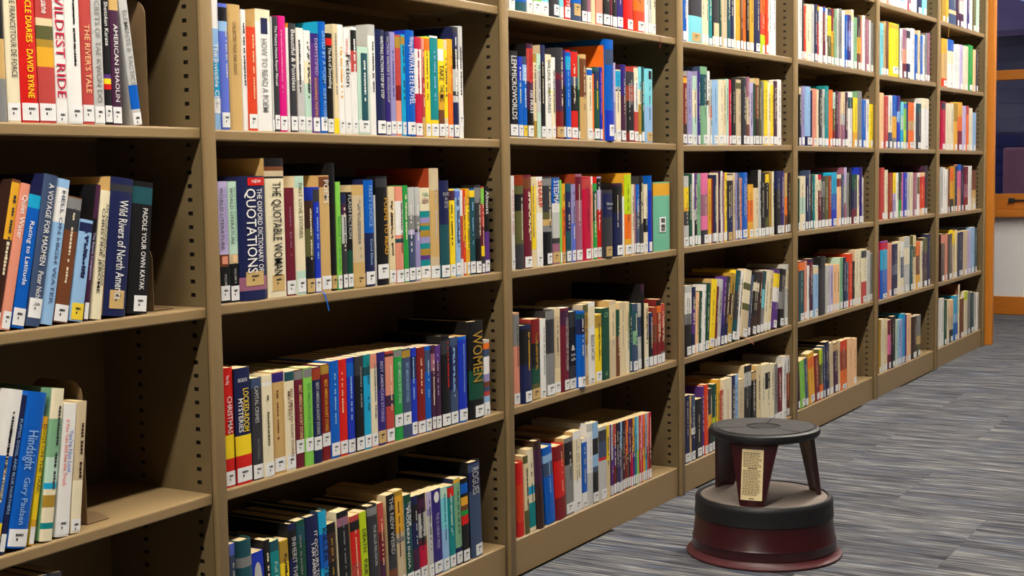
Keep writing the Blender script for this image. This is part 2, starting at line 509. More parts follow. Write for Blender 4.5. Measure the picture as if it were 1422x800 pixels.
def book_geo(w, h, d, B, far=False):
    """parts of one standing book: {part: (V, F, material keys per face)}; x across the spine, y into the shelf, z up"""
    hc = B['hc']
    t = 0.0026 if hc else 0.0007
    t = min(t, w * 0.2)
    bul = min(0.0045, 0.14 * w) if hc else min(0.0012, 0.06 * w)
    if B.get('round'):
        bul = w * 0.3
    r = min(0.002, w * 0.15)
    nseg = 3 if far else (8 if w > 0.02 or B.get('round') else 5)
    def arc(u, e=0.0):                          # depth of the spine's surface at fraction u of its width
        return -bul * math.sqrt(max(0.0, 1 - (2 * u - 1) ** 2)) - e if bul > 0.0008 else -bul * (1 - (2 * u - 1) ** 2) - e
    us = [i / nseg for i in range(nseg + 1)]
    outer = [(0, d), (0, r)] + [(0.0002 + (w - 0.0004) * u, arc(u)) for u in us] + [(w, r), (w, d)]
    n = len(outer)
    def inn(i):
        x, y = outer[i]
        if i < 2: return (t, y if i == 0 else t + r)
        if i >= n - 2: return (w - t, y if i == n - 1 else t + r)
        return (min(max(x, t), w - t), y + t)
    inner = [inn(i) for i in range(n)]
    bands = B['bands']                          # [(colour, fraction from the top where it ends)]
    lev = [h] + [h * (1 - f) for _c, f in bands[:-1]] + [0.0]
    V, F, M = [], [], []
    for z in lev:
        V += [(x, y, z) for x, y in outer]
    for j in range(len(lev) - 1):
        for i in range(n - 1):
            side = i == 0 or i == n - 2
            F.append((j * n + i, (j + 1) * n + i, (j + 1) * n + i + 1, j * n + i + 1))
            M.append(B['side'] if side else bands[j][0])
    ni = len(V)
    V += [(x, y, h) for x, y in inner]
    V += [(x, y, 0.0) for x, y in inner]
    nl = (len(lev) - 1) * n
    for i in range(n - 1):
        F.append((i, i + 1, ni + i + 1, ni + i)); M.append(B['side'])                    # top edge
        F.append((nl + i + 1, nl + i, ni + n + i, ni + n + i + 1)); M.append(B['side'])  # foot
        F.append((ni + i, ni + i + 1, ni + n + i + 1, ni + n + i)); M.append(B['side'])  # lining
    F.append((0, ni, ni + n, nl)); M.append(B['side'])
    F.append((nl + n - 1, ni + 2 * n - 1, ni + n - 1, n - 1)); M.append(B['side'])
    out = {'cover': (V, F, M)}
    i0, i1 = (0.004, 0.004) if hc else (0.0006, 0.0004)
    mb = MB(); mb.box((t + 0.0001, t + 0.0006, i0), (w - t - 0.0001, d - i1, h - i0))
    out['page_block'] = (mb.V, mb.F, ['PAGES'] * len(mb.F))
    st = B['stick']
    if st:
        key = {'w': 'STICK', 't': 'STICK_T', 'y': 'STICK_Y'}[st[0]]
        z0, z1 = (0.002, 0.030)
        if st.endswith('+'): z0, z1 = (0.028, 0.056)
        if st.endswith('-'): z0, z1 = (0.0015, 0.022)
        if st.endswith('h'): z0, z1 = (0.012, 0.044)
        z0 += B['sj']; z1 += B['sj']
        e = 0.0004
        V, F, M = [], [], []
        ua, ub = (0.02, 0.98)
        if w > 0.045: ua, ub = (0.18, 0.84) if key == 'STICK_T' else (0.3, 0.95)
        for u in [ua + (ub - ua) * i / nseg for i in range(nseg + 1)]:
            V += [(w * u, arc(u, e), z0), (w * u, arc(u, e), z1)]
        for i in range(nseg):
            F.append((2 * i, 2 * i + 2, 2 * i + 3, 2 * i + 1)); M.append(key)
        if w > 0.011 and not far:
            uw = ub - ua
            def bar(a, b, za, zb):
                k = len(V)
                ym = min(arc(ua + uw * (a + b) / 2), arc(ua + uw * a), arc(ua + uw * b)) - 0.0008
                V.extend([(w * (ua + uw * a), ym, za), (w * (ua + uw * b), ym, za), (w * (ua + uw * b), ym, zb), (w * (ua + uw * a), ym, zb)])
                F.append((k, k + 1, k + 2, k + 3)); M.append('INK')
            zz = z1 - 0.011
            for a_, b_ in ((.30, .39), (.41, .50), (.52, .61), (.64, .70)):
                bar(a_, b_, zz, zz + 0.0036)
            bar(.34, .44, zz - 0.0075, zz - 0.0035)
        out['call_number_label'] = (V, F, M)
    V, F, M = [], [], []
    for col, a, b, z0, z1 in B['quads']:
        k = len(V)
        zm, zr = h * (1 - (z0 + z1) / 2), h * (z1 - z0) / 2
        for q in range(9):                      # a star after the colour makes the panel an oval
            u = a + (b - a) * q / 8
            e = zr * math.sqrt(max(0.0004, 1 - (q / 4 - 1) ** 2)) if col[-1] == '*' else zr
            V += [(w * u, arc(u, 0.0005), zm - e), (w * u, arc(u, 0.0005), zm + e)]
        for q in range(8):
            F.append((k + 2 * q, k + 2 * q + 2, k + 2 * q + 3, k + 2 * q + 1)); M.append(col.rstrip('*'))
    if F:
        out['printed_panel'] = (V, F, M)
    V, F, M = [], [], []
    for s, col, z0, z1, c, cs in B['text']:
        horiz = s.startswith('^')
        gv, gf, asp = text_geo(s[1:] if horiz else s)
        k = len(V)
        y = min(arc(c), arc(max(0.02, c - cs / 2)), arc(min(0.98, c + cs / 2))) - 0.0010
        if horiz:                               # set across the spine
            Wd = w * cs
            hh = h * (z1 - z0)
            for gx, gy in gv:
                V.append((w * c + (gx - 0.5) * Wd, y, h * (1 - z1) + gy * hh))
        else:                                   # reads from the top down
            hh = w * cs
            Ln = h * (z1 - z0)
            nat = asp * hh
            if Ln > nat * 1.9: z0 = z0 + (Ln - nat * 1.9) / 2 / h; Ln = nat * 1.9
            for gx, gy in gv:
                V.append((w * c + (gy - 0.5) * hh, y, h * (1 - z0) - gx * Ln))
        F += [tuple(i + k for i in f) for f in gf]
        M += [col] * len(gf)
        out['title_lettering' + '.' * len(out)] = (V, F, M)
        V, F, M = [], [], []
    if not B['text'] and not B['plain'] and w > 0.008:
        R = random.Random(B['seed'])
        for ln in range(1 if w < 0.02 else R.choice((1, 1, 2))):
            z = h * (1 - R.uniform(.07, .2))
            end = h * R.uniform(.3, .45)
            c = 0.5 if w < 0.02 else R.choice((.5, .36, .64))
            cs = min(0.4 * w, 0.006) * R.uniform(.7, 1.1)
            def colat(z):
                f = 1 - z / h
                for c_, e_ in bands:
                    if f <= e_: return c_
                return bands[-1][0]
            while z > end:
                L = R.uniform(.003, .0075)
                if R.random() > .22:
                    k = len(V)
                    y = min(arc(c), arc(c - .5 * cs / w), arc(c + .5 * cs / w)) - 0.0006
                    a_, b_ = w * c - cs / 2 * R.uniform(.6, 1), w * c + cs / 2 * R.uniform(.6, 1)
                    V += [(a_, y, z - L * .8), (b_, y, z - L * .8), (b_, y, z), (a_, y, z)]
                    F.append((k, k + 1, k + 2, k + 3))
                    M.append(B['ink'] or ('cha' if contrast(colat(z)) else 'crm'))
                z -= L
            if not far and R.random() > .4:
                pass
    if F:
        out['title_lettering'] = (V, F, M)
    return out

SPECIAL = {'PAGES': PAGES, 'STICK': STICK, 'STICK_T': STICK_T, 'STICK_Y': STICK_Y, 'INK': INK}
def mk(k):
    return SPECIAL.get(k) or cm(k)
# ---------------------------------------------------------------- books: one line each, as read off the photograph
# @bay row where(b: edges read at the foot, t: at the top, a number: at that pixel row); then left edge, right edge, top (pixels, or h = metres), colours of the spine from
# the top down (colour/colour@fraction where it starts), options, | lettering~colour~from~to~centre~size
BOOKS = r'''
@1 3 b
-4 10.8 h.24 blk/tan@.46/gry@.72 s0 hc p
11.2 30 h.235 crm | TOUR DE FRANCE/TOUR DE FORCE~blk~.03~.7~.6~.42
30.5 54.5 h.245 red hc | BICYCLE DIARIES · DAVID BYRNE~yel~.1~.84~.5~.36 # BICYCLE DIARIES
54.8 79 h.245 brd/brd@.05/pap@.31/olv@.36/mus@.45/gld@.5/brd@.63 | McGuane~wht~.09~.28~.5~.4 # with a green landscape photo
79.3 95 h.245 wht s- | WILDEST RIDE~crs~.1~.83~.5~.8
95.5 115.6 h.24 wht hc k=blk
116 132 h.238 brd c=tea | THE RIVER'S TALE~pch~.3~.78~.55~.46
132.4 146.6 h.236 lgy | SECRETS OF TAE KWON DO~gry~.06~.84~.5~.5
147 157 h.232 blk/pur@.63/yel@.66/red@.70/blk@.74 | Shotokan Karate~wht~.1~.42~.5~.5
157.4 174.6 h.236 plm/tan@.08/plm@.17 | AMERICAN SHAOLIN~wht~.27~.83~.55~.46 # AMERICAN SHAOLIN
186 198 h.232 lgy/blu@.70/lgy@.88 r=-7 s- | ELEMENTS & TACTICS~gry~.15~.7~.5~.5
@1 2 b
-14 -1 252 brn/gld@.02/dbr@.4 r=13.5
-.5 14 257.5 sal/sal@.9 r=13.3 | Quiet Water~wht~.08~.38~.5~.62
14.8 34.4 274 trq/blu@.1 r=12.6 | Racing to Latitude~wht~.2~.68~.5~.36
35.2 54.4 246 sla c=nvy r=12 sh hc | A VOYAGE FOR MADMEN~wht~.06~.6~.5~.4 & Peter Nichols~wht~.64~.86~.5~.4 # A VOYAGE FOR MADMEN
54.8 72.6 252 lbl/wht@.06/lbl@.3 r=12 s0 hc | HELL ON HIGH WATER~sla~.08~.86~.5~.3
73 95.6 277 brn/gry@.01/cha@.1/brn@.27 r=12
96.6 114.6 308.5 lbl/nvy@.03/lbl@.12 r=11 sy k=nvy
115.6 126.8 257.8 plm/blk@.25/plm@.5 c=blk r=10.3 | The Kayak Companion~lav~.35~.7~.5~.5
127.4 141.6 266.5 crm r=8.5 s0 | CHRISTINE JEROME~blk~.14~.8~.35~.34 & AN ADIRONDACK PASSAGE~blk~.1~.74~.72~.3 # AN ADIRONDACK PASSAGE
142.6 174 250.5 nvy/cha@.05/nvy@.1 c=tan r=7.5 hc sth | Wild Rivers of North America~wht~.16~.88~.55~.38
176 204 255 blk/dte@.04/blk@.17 c=blk r=6.6 | PADDLE YOUR OWN KAYAK~wht~.2~.82~.64~.24 # PADDLE YOUR OWN KAYAK
@1 1 b
-22 -3 550 wht/blu@.4/yel@.8/nvy@.9 r=14
-2.4 6.2 556 nvy r=13.5 | PUPPIES, DOGS, AND BLUE NORTHERS~lbl~.15~.75~.5~.5 # PUPPIES DOGS
7 38.6 553.5 blu hc r=13 | Hindsight~lbl~.25~.5~.5~.5 & Gary Paulsen~lbl~.55~.85~.5~.3 # in pale script down its spine
39.4 53.6 583 gld/yel@.1/gld@.8 r=11.4 | DOGS ON THE TRAIL~blk~.06~.6~.5~.6
55 76 544 crm/sag@.2/mnt@.45/trq@.62/crm@.66/mus@.7/crm@.78/tea@.88/crm@.92 r=9 s0 hc
77 97 564 wht r=7.6 | You're Not Lost~blu~.2~.52~.68~.3 & if You Can Still See the Truck~red~.12~.62~.36~.26 # YOU'RE NOT LOST
98 111.6 560 bei/crm@.6 r=6.8 s- k=dbr
@1 0 b
-30 -8 818 blk hc r=6
-7.4 14 814 plm hc r=6
14.6 36 808 blk r=6
36.6 57 804 nvy r=6
57.6 76 799 cha/lgy@.1/cha@.3 r=6
@2 3 b
297.4 307.6 h.25 wht/lbl@.25/trq@.5/lbl@.75 s+ | The Invisible Child~wht~.36~.84~.5~.56
308 320 6 per/per@.02/blk@.03/lbl@.14/per@.22 hc k=lgy
320.5 338 7.5 tan/tan@.1 hc s0 d=.17 | COLLECTED TALES AND ESSAYS~dbr~.14~.56~.36~.26 # COLLECTED TALES
338.6 345.6 14 wht s0
346 358.6 38 ror k=pch
359 379.2 14 crm/wht@.1 c=tan s0 q=nvy,.3,.78,.07,.2 | HOW TO READ A POEM~gry~.24~.84~.5~.4
379.4 382.2 24 lgy s- p
382.6 389.6 23.6 cha | The Poetry Home Repair Manual~wht~.08~.6~.5~.5 # POETRY HOME REPAIR
390 400 23 mag k=pnk
400.4 404 39 wht p
404.4 414 33 cha c=gld | Beautiful & Pointless~wht~.06~.62~.5~.6
414.6 424.6 39.5 wht/lgy@.5 k=cha
425 434.2 43 wht/crm@.3/mnt@.52 k=cha
434.6 445 47 ind/pur@.1 | DEMYSTIFIED~lav~.05~.42~.6~.42 & KNOWING POETRY~gld~.45~.85~.4~.36
446 455.2 31 blu c=trq hc d=.2 | SAVED BY A POEM~lbl~.08~.55~.5~.5 & KIM ROSEN~lbl~.6~.88~.5~.45 # SAVED BY A POEM
455.6 464.2 47 blk/red@.05/blk@.12 | The Art of Storytelling~wht~.14~.55~.5~.5
464.6 471.8 34 pap/yel@.86 s0 k=gry
472 479.6 35 wht k=gld
480 489.2 40 wht | Fiction~cha~.25~.55~.55~.7 & CRAFTING~red~.1~.25~.4~.3
489.6 498 38 wht/blk@.03/brd@.22/wht@.42 k=wht # with a black head
498.4 513.6 66 mnt hc q=dte,.2,.78,.07,.84 k=wht
514.4 523.4 35 lgy/wht@.1 c=lgy s0 hc d=.2
524 536 42 nvy hc d=.19 | WRITING FICTION STEP BY STEP~wht~.06~.65~.5~.34
536.6 543.6 45 nvy/ind@.1 | FICTION WRITER'S WORKSHOP~lgy~.05~.68~.5~.44
544 551 45 lil k=ind
551.4 558.8 49 brd/mus@.02/brd@.13/dre@.5/sal@.65 p
559.2 565 48.5 trq/mus@.02/trq@.1
566 577.4 43 blu c=roy hc | Writing the~wht~.06~.2~.5~.5 & PRIVATE EYE NOVEL~wht~.21~.7~.5~.66 # PRIVATE EYE NOVEL
578 587.4 52 crs/wht@.12/crs@.57 k=crs
587.8 591.6 54 sal/brd@.4/tan@.8 s0
592 599 51.5 yel/ora@.02/yel@.14 k=blk
599.6 610 50.5 wht/tea@.02/yel@.83 k=lbl
610.4 618.2 55 yel/wht@.1/yel@.22/gld@.55/brn@.72 | TAKE~blk~.26~.42~.5~.8 & THE MIC~blk~.46~.64~.5~.8 # TAKE THE MIC
618.6 623 56 pap/yel@.1/pap@.8
623.4 630.4 55 gld/ora@.55 k=ora
631 638 38 cha/nvy@.05/blk@.2/lgy@.38/cha@.58/lgy@.62/nvy@.68 k=wht # black and pale grey blocked
638.4 644.4 37 lgy/wht@.3 s+
@2 2 b
307.2 320.4 252 lav/brn@.6/blk@.7 q=sal,.2,.8,.615,.68 | WORLD LITERATURE~cha~.05~.56~.3~.34 & NORTON ANTHOLOGY~lil~.05~.52~.72~.28 & VOLUME 1~lgy~.76~.88~.5~.24 # WORLD LITERATURE
321 333.2 252 mnt/bei@.6/blk@.68 q=pch,.3,.75,.61,.67 | WORLD LITERATURE~cha~.05~.52~.3~.34 & NORTON ANTHOLOGY~sag~.05~.5~.72~.28 & VOLUME 4~lgy~.72~.84~.5~.24 # WORLD LITERATURE
334 371.4 245 nvy/nvy@.8/mav@.81/nvy@.92 hc st+ d=.19 q=red,.32,.97,.012,.075 | QUOTATIONS~wht~.1~.78~.42~.36 & THE OXFORD DICTIONARY OF~wht~.1~.77~.74~.18 & ^NEW~wht~.028~.055~.64~.34 # QUOTATIONS in large white letters
372.6 398.4 220 blk/brn@.06/bei@.09/blk@.13/crm@.145 c=tan hc sth d=.2 | THE QUOTABLE WOMAN~blk~.17~.84~.5~.46
399 411.8 261 mar/mar@.9 k=mav
412.4 425.8 244.6 mnt/crm@.1/mnt@.8 | FIRST LOVE STORIES~olv~.06~.52~.5~.42 # FIRST LOVE STORIES
426.4 438 279 dbr/olv@.3/blk@.6 hc st
438.8 446.8 260 roy/cha@.02/roy@.14 rb=blu,451,409,457,432 k=lbl
447.2 460.6 243.8 tan/brn@.01/tan@.1 hc | POEMS~wht~.04~.24~.5~.5 # POEMS
461 468.6 226.5 blk hc st p
469 476 252.6 lgr/grn@.9 | beloved on the earth~grn~.32~.82~.5~.6
477.6 483.6 269 nvy/plm@.1/lgy@.22/cha@.52
484 491.6 267 blk/dgr@.6 | FLASH FICTION~lgy~.03~.48~.5~.56
492 507.8 257 tan/bei@.1/tan@.75 hc st k=gry
508.4 521 249 nvy/blu@.01/nvy@.5 hc | FREE'S CHOICE~lbl~.06~.44~.5~.34 & David Elliott~lbl~.56~.8~.5~.24 # with a pale blue title
521.4 524.2 271 lgy s0 p
524.8 540.4 245 blk/cha@.02/blk@.1 c=blk hc d=.19 sh | POEMS TO READ~gld~.2~.72~.7~.3
541 550.4 259.5 pap k=dbr
551 561.4 259 sal/wht@.15/sal@.5/dte@.54/sal@.58 hc k=dbr # with a white title block
561.8 568.6 257.5 grn/grn@.5
569 577.6 260 lgy/gry@.3/lav@.45/sla@.5 k=wht
578 585 260 lgy/gry@.3/cha@.45/lil@.48 k=wht
585.4 598.6 261 crm/tea@.25/lil@.32/mus@.38/tea@.41/mus@.46/lil@.53/tea@.6/mus@.66/pur@.73/tea@.78/pap@.85 | ^POEMS~sag~.05~.09~.5~.6 & ^NEW~mar~.11~.17~.5~.7 # with rainbow stripes
599 611.4 233.8 bei/tan@.2/bei@.8 c=rst hc d=.21 k=lgy # tall rust-sided beige
611.8 625 251 nvy/dte@.45 c=nvy hc d=.18 | ^PLAYS~lgy~.12~.155~.5~.7 & ^IN~lgy~.17~.2~.5~.24 & ^ONE~lgy~.21~.24~.5~.44 & ^ACT~lgy~.25~.28~.5~.44 # PLAYS IN ONE ACT
625.8 633.2 262.5 yel/plm@.02/yel@.13 c=gld k=blk
634 640.6 262 lbl/per@.03/lbl@.1 k=nvy
641 644.4 264 wht/brd@.3/wht@.8 p
644.8 648.2 263 ror/gld@.3/ror@.6
648.6 653.4 262 gld/yel@.2/gld@.7
653.8 661 262 blu/yel@.02/dte@.1 k=lbl
661.4 668.8 257 cha/gry@.03/cha@.2/blk@.6 hc
669.2 674 259 brd/lgr@.02/brd@.2/mar@.45/yel@.68/cha@.8 s-
674.4 680.6 259 blk/pur@.52 | Almost~wht~.05~.32~.5~.7
@2 1 b
314.6 327.6 510 red/yel@.56/red@.76 d=.13 | CHRISTMAS~wht~.24~.55~.55~.5 & The Big~wht~.06~.14~.4~.3
329.8 351 510 nvy/yel@.58/red@.75 c=blk d=.15 | LOCKED-ROOM~yel~.18~.55~.68~.36 & MYSTERIES~wht~.26~.55~.32~.3 & ^BIG BOOK~wht~.09~.12~.5~.6 # LOCKED-ROOM MYSTERIES
352.4 366.8 524 sla/cha@.1 d=.15 | CAPITAL CRIMES~lgy~.08~.44~.45~.36 & MYSTERIES~gry~.6~.8~.5~.24 # CAPITAL CRIMES
367.4 381.4 520 crm/wht@.07/crm@.1 hc d=.15 k=olv
382 397.6 515.5 sal/ind@.01/tan@.1 d=.15 k=brn
398 411.6 514.5 crm/dte@.01/crm@.1 d=.15 | BEST AMERICAN SHORT STORIES~brn~.18~.86~.6~.3 & MYSTERY~brn~.2~.5~.3~.24 # BEST AMERICAN SHORT STORIES
412 424 512.8 mar/gry@.01/mar@.1 s+ d=.15 | BEST AMERICAN SHORT STORIES~pch~.16~.72~.6~.34
424.4 436.6 510 lgr/gry@.01/lgr@.1 s+ d=.15 | BEST AMERICAN SHORT STORIES~grn~.16~.7~.5~.34
437 448.2 509.5 nvy/rst@.01/nvy@.13 s+ d=.15 | BEST AMERICAN SHORT STORIES~lgy~.16~.7~.5~.36
448.6 460.2 505.5 dre/mus@.01/dre@.1 s+ d=.15 | BEST AMERICAN SHORT STORIES~gld~.16~.7~.5~.36
460.8 473 500.5 blu/blu@.05 d=.15 k=lbl
473.4 483.8 498.4 red d=.15 k=pch
484.2 494.4 496.4 roy/blu@.05/roy@.2 d=.15 k=lbl
495 507 494.4 cha/blk@.2 d=.15 k=gry
507.4 516.6 492 tea/dte@.13/trq@.22 d=.15 k=dte
517 525.8 490 crm/sal@.01/crm@.16/sal@.88 d=.15 k=gry
526.2 537 488.6 ind/nvy@.1/ind@.4 st d=.15 | BEST AMERICAN STORIES~lav~.1~.75~.5~.36
537.6 548.6 487 brd/dbr@.03/sal@.06/plm@.48/brd@.6 d=.15 k=crm
549.2 560.6 485 grn/gry@.01/grn@.08 s+ d=.15 | BEST AMERICAN SHORT STORIES~mnt~.14~.6~.6~.34
561 572.2 483.6 sla/mus@.02/sla@.1 s+ d=.15 | BEST AMERICAN SHORT STORIES~lbl~.16~.6~.5~.34
572.6 580.4 482.6 roy/nvy@.1/roy@.35 d=.15 k=lbl
581 591.8 482 dre d=.15 k=pch
592.2 600 480 blu/sla@.05/blu@.3 d=.15 k=lbl
600.4 606 479 plm/mav@.1/plm@.3 d=.15
606.4 613.6 479 pur/plm@.2 d=.15 k=lav # -
614.2 626 466 blk/cha@.05/blk@.2 hc d=.17 k=red
626.6 637 468 sla/nvy@.1/sla@.6 d=.16 k=lbl
638 649.4 466.6 blu/roy@.04/blu@.9 c=tan hc d=.19 k=lbl
652.8 672.6 445.6 blk/dgr@.5/blk@.8 c=blk hc d=.21 | WOMEN~mus~.1~.62~.5~.66
673.2 681 471.8 lgy/ora@.04/sla@.12/wht@.22/lil@.45/brn@.55/sla@.62/brd@.68/lbl@.74/wht@.82 s- p
@2 0 t
318 326 755 per/sla@.1 r=-2 d=.13
326.4 346 749 dte/gry@.14/dte@.22 hc rd r=-2 d=.15 p
347 365.4 767 roy r=-2 q=lgy*,.2,.8,.1,.42 d=.12 p
366 374.2 750 blk r=-2 d=.17
374.6 386.6 751 dte/tea@.1 r=-2 d=.13 | Full Moon~mnt~.2~.5~.5~.36
388 399.6 750 yel/mus@.01/yel@.22 c=tan r=-2 d=.13 k=blk # -
400 410.2 727 nvy/blk@.05/nvy@.3 c=blk r=-2 d=.18 hc | INHERIT THE DEAD~lgy~.12~.66~.5~.6
410.6 422.8 722.6 dgr/dte@.04/dgr@.2 r=-2 d=.18 k=gry
423.4 441 716.5 nvy c=nvy hc r=-2.4 d=.18 | IT OCCURS TO ME~wht~.14~.66~.62~.24 & I AM AMERICA~wht~.24~.62~.36~.24 # IT OCCURS TO ME
441.4 452.4 709.6 trq/blu@.2/trq@.5 c=dte hc r=-2.4 d=.2 | KILLER YEAR~nvy~.15~.72~.5~.56
453 465 727 blk/dbr@.1/blk@.4 c=bei r=-2.4 d=.15 k=mus
467.8 483 710 blk/mav@.06/blk@.14 c=crm r=-2.6 d=.18 k=gry
485.8 498 716 brd/blk@.06/red@.16/brd@.5 c=tan r=-2.8 d=.16 k=pch
498.8 508 711 lim c=tan r=-2.8 d=.16 | DEATH~blk~.18~.42~.5~.56 & PART~blk~.5~.72~.5~.56 # DEATH PART
509.2 522.6 702 cha/gry@.02/cha@.1 c=blk hc r=-2.8 d=.17 | THE BLUE RELIGION~lgy~.2~.62~.5~.26
523.4 531.8 699 brd/mar@.3/plm@.6 c=tan r=-2.6 d=.16 k=pch
536.4 547.2 687 blk/cha@.6/brn@.75/blk@.85 c=pap r=-2.4 d=.17 | THE NEW WEIRD~lgy~.03~.6~.5~.5
548 558.6 681.4 mus/gld@.05/bei@.42/gry@.47/bei@.52 c=tan r=-2.4 d=.17 k=brn
559 570 687.5 dgr/dte@.1/dgr@.6 c=bei r=-2.4 d=.16 | TALES FROM~wht~.08~.34~.66~.4 & MODERN INDIA~wht~.14~.8~.3~.36
570.6 579.4 689 nvy/blk@.1/nvy@.3/plm@.6 c=pap r=-2.2 d=.16 k=lgy
580 590 686 blk/plm@.05/lgy@.22/cha@.5/mar@.54/crs@.6/mar@.85 c=pap r=-2.2 d=.16 k=blk
590.4 598.6 683 lgy/lav@.01/lil@.2/lgy@.28 c=pap r=-2.2 d=.16
599.2 611 679.5 ind/ind@.3 c=pap r=-2.2 d=.16 q=wht*,.18,.8,.03,.16 | THE O. HENRY PRIZE~lav~.28~.7~.5~.3 # with a white disc
611.6 620.6 677 cya/mnt@.01/cya@.12/lbl@.5 c=lgr r=-2 d=.16 k=tea
621.4 629.6 674.5 tea/red@.02/tea@.14 c=pap r=-2 d=.16 k=mnt
630.2 638.6 664.5 sag/gld@.01/sag@.05/nvy@.8 c=nvy r=-2 d=.17 k=dgr
639.4 648.8 664.5 blk/blu@.06/blk@.18/gld@.22/brn@.32/grn@.38/red@.44/blk@.55 c=blk r=-2 d=.17 p # black with small coloured blocks
650.2 665.6 641 nvy/sla@.02/nvy@.1/sla@.3 c=blk hc r=-2 d=.21 | ROGUES~lgy~.06~.34~.45~.56 # ROGUES
@3 4 b
707 715.2 h.215 crm/bei@.5/brn@.78/wht@.85 d=.16 p
715.8 730.8 h.235 blu/dte@.9 hc s0
731.2 739.4 h.23 lbl/wht@.7
741 751.6 h.225 wht/grn@.75/lgr@.8/wht@.87
752 762.2 h.22 crm/cya@.7/wht@.84
764 776.4 h.235 cha hc
777 783 h.225 wht/cya@.6
783.4 792.4 h.23 red | BOY~wht~.72~.86~.5~.6
793.6 807.2 h.235 sla/blu@.75/sla@.8 hc sth
808 815.4 h.22 nvy/cha@.6
815.8 820.6 h.225 mav
821 826.6 h.22 yel/pap@.2 s0
828 837.2 h.225 sal
838 847.2 h.23 blk
847.6 850.6 h.225 mav/mar@.4 p
851 857 h.22 blk
857.4 865.4 h.23 pur/ind@.5
866.4 879 h.235 red hc
880 895.2 h.24 ror/ora@.4/ror@.75 c=dre hc
895.6 900.2 h.22 wht
900.6 905.2 h.215 wht/lgy@.4
905.6 910.6 h.21 wht/crm@.5 rb=dre,917.2,50,916.6,67
@3 3 b
709 720.2 71 blk/cha@.05/blk@.3 | LEM~wht~.06~.2~.5~.66 & MICROWORLDS~wht~.22~.8~.5~.6 # LEM MICROWORLDS
720.8 727 79 roy/blu@.3
727.4 732.8 79 sla/lbl@.1/blu@.3 sy k=wht # with a yellow label
733.2 741.2 61.5 plm/brd@.05/plm@.4/blk@.7 c=blk hc | THRILLERS~red~.04~.42~.5~.6 & 100 MUST~wht~.5~.75~.5~.6 # THRILLERS
741.6 746.2 75.5 mus/pap@.1/mus@.8 s0
746.6 752 75 mnt/lgy@.2/mnt@.7 s0
752.4 758.2 63 nvy/blk@.2 c=bei
758.8 766.8 76 crm/wht@.1 q=lim*,.4,.85,.42,.47 | WILLFUL CREATURES~olv~.06~.7~.5~.5
767.2 772.2 80 wht/crm@.4
773.2 783 67 cha/mar@.28/plm@.35/dre@.7 c=cha hc st
783.4 786.6 70 ind/blk@.4 p
787 793.8 73 blu/trq@.05/blu@.2 k=lbl
794.2 803.2 70 blk/red@.02/sla@.3/blk@.4/red@.68 d=.17 # black and red jacketed
803.6 805.8 78 sag/dgr@.4 s- p
806.2 814.4 76 tan/brn@.05/tan@.5 hc s0
816.4 823.4 95 crm/blu@.02/crm@.1
823.8 825.6 103 ora s- p
826 833.2 93.5 dte/nvy@.06/dgr@.3 k=yel
833.6 837.4 93.5 roy k=pnk
837.8 839.6 63 ror/ora@.05 d=.21 s0 p
840.4 852.6 55.5 blu/sla@.1/blu@.25/roy@.7 c=blu hc o=5 d=.22 sh k=sla
853 855.4 87.5 lav/lil@.5 s- p
856.2 862.6 97 crm/trq@.02/lgy@.24/blk@.28/crm@.3
863 869.2 90 ind/plm@.4 hc
870 881 100 cha/rst@.2/blk@.42/dre@.86 c=crm k=lgy
881.4 886.8 92.5 brd/crm@.02/wht@.2/brd@.6
887.2 891.2 93 cya/crm@.3/mus@.5 s-
891.6 895 93 dte/dgr@.5
895.6 906.4 96 cya/lbl@.5 hc st q=blk,.36,.74,.03,.14 # with a black square at its head
@3 2 b
711 715.8 244 wht k=brd
716.2 728.2 258 olv/blk@.1/olv@.3/cha@.7 hc s0
728.8 738.8 243 mar/brn@.03/mar@.15 c=rst hc
739.2 745.4 246 pap/yel@.1/pap@.8 s0 k=gry
746 754.6 245.5 wht/crm@.05/wht@.4 | SHARP~red~.04~.34~.55~.66
755.2 767 245.5 cha/gry@.02/cha@.1/olv@.4/tan@.48/gry@.55/blk@.62 c=gry hc
768 778.2 246 sla/blu@.02/wht@.3/lgy@.4/cha@.7/mav@.76 st | STEDMAN~wht~.04~.36~.5~.7 # with white lettering on blue
778.6 781.2 250 lgr p
781.6 786 255 gld/ora@.3 st
787.4 793.8 255 dte/nvy@.1/dte@.6
794.2 800 256 lil/per@.5
800.6 808.8 241.8 mav/mar@.03/mav@.3 c=rst hc
809.2 821 246 crs/brd@.02/crs@.14 hc k=dre
821.4 824.2 245 wht/sal@.1 p
824.6 829.8 255 grn/dgr@.1/grn@.5
830.2 835.8 245.5 lav/blk@.02/lav@.16/red@.4 k=wht
837 851 264 cha/nvy@.05/cha@.4 hc o=5 d=.15 st | ^Ghost~lgy~.18~.22~.55~.7 & ^Light~lgy~.25~.28~.55~.5
852 864.6 254.6 plm/blk@.03/nvy@.4 c=blk hc
865 867.6 273 wht p
868.2 877 240.5 gld/lim@.02/ora@.5/gld@.8 c=gld hc k=dgr
877.4 881.4 256 crm
881.8 883.6 256 mav p
884 888.6 256 blu/sla@.4
889 894 244.5 blk/cha@.3
894.4 899.8 256 crm/blk@.5/crm@.7
901.5 905.6 244 blu/roy@.2 c=blu d=.21 hc p
907.8 930.4 252.6 gtl/gld@.02/gtl@.2 c=brn hc d=.18 s0 p # barcoded sea green and yellow boxed
@3 1 b
714.2 722.6 434 sal/gry@.02/sal@.36 c=olv d=.17
723.2 739 451 nvy/blk@.05/nvy@.5 hc c=blk d=.15 k=gld
739.4 750.8 442.6 dre/blk@.3/dgr@.6/olv@.8 st c=brd d=.16 k=mus # -
751.2 759 442.8 wht s- k=gry
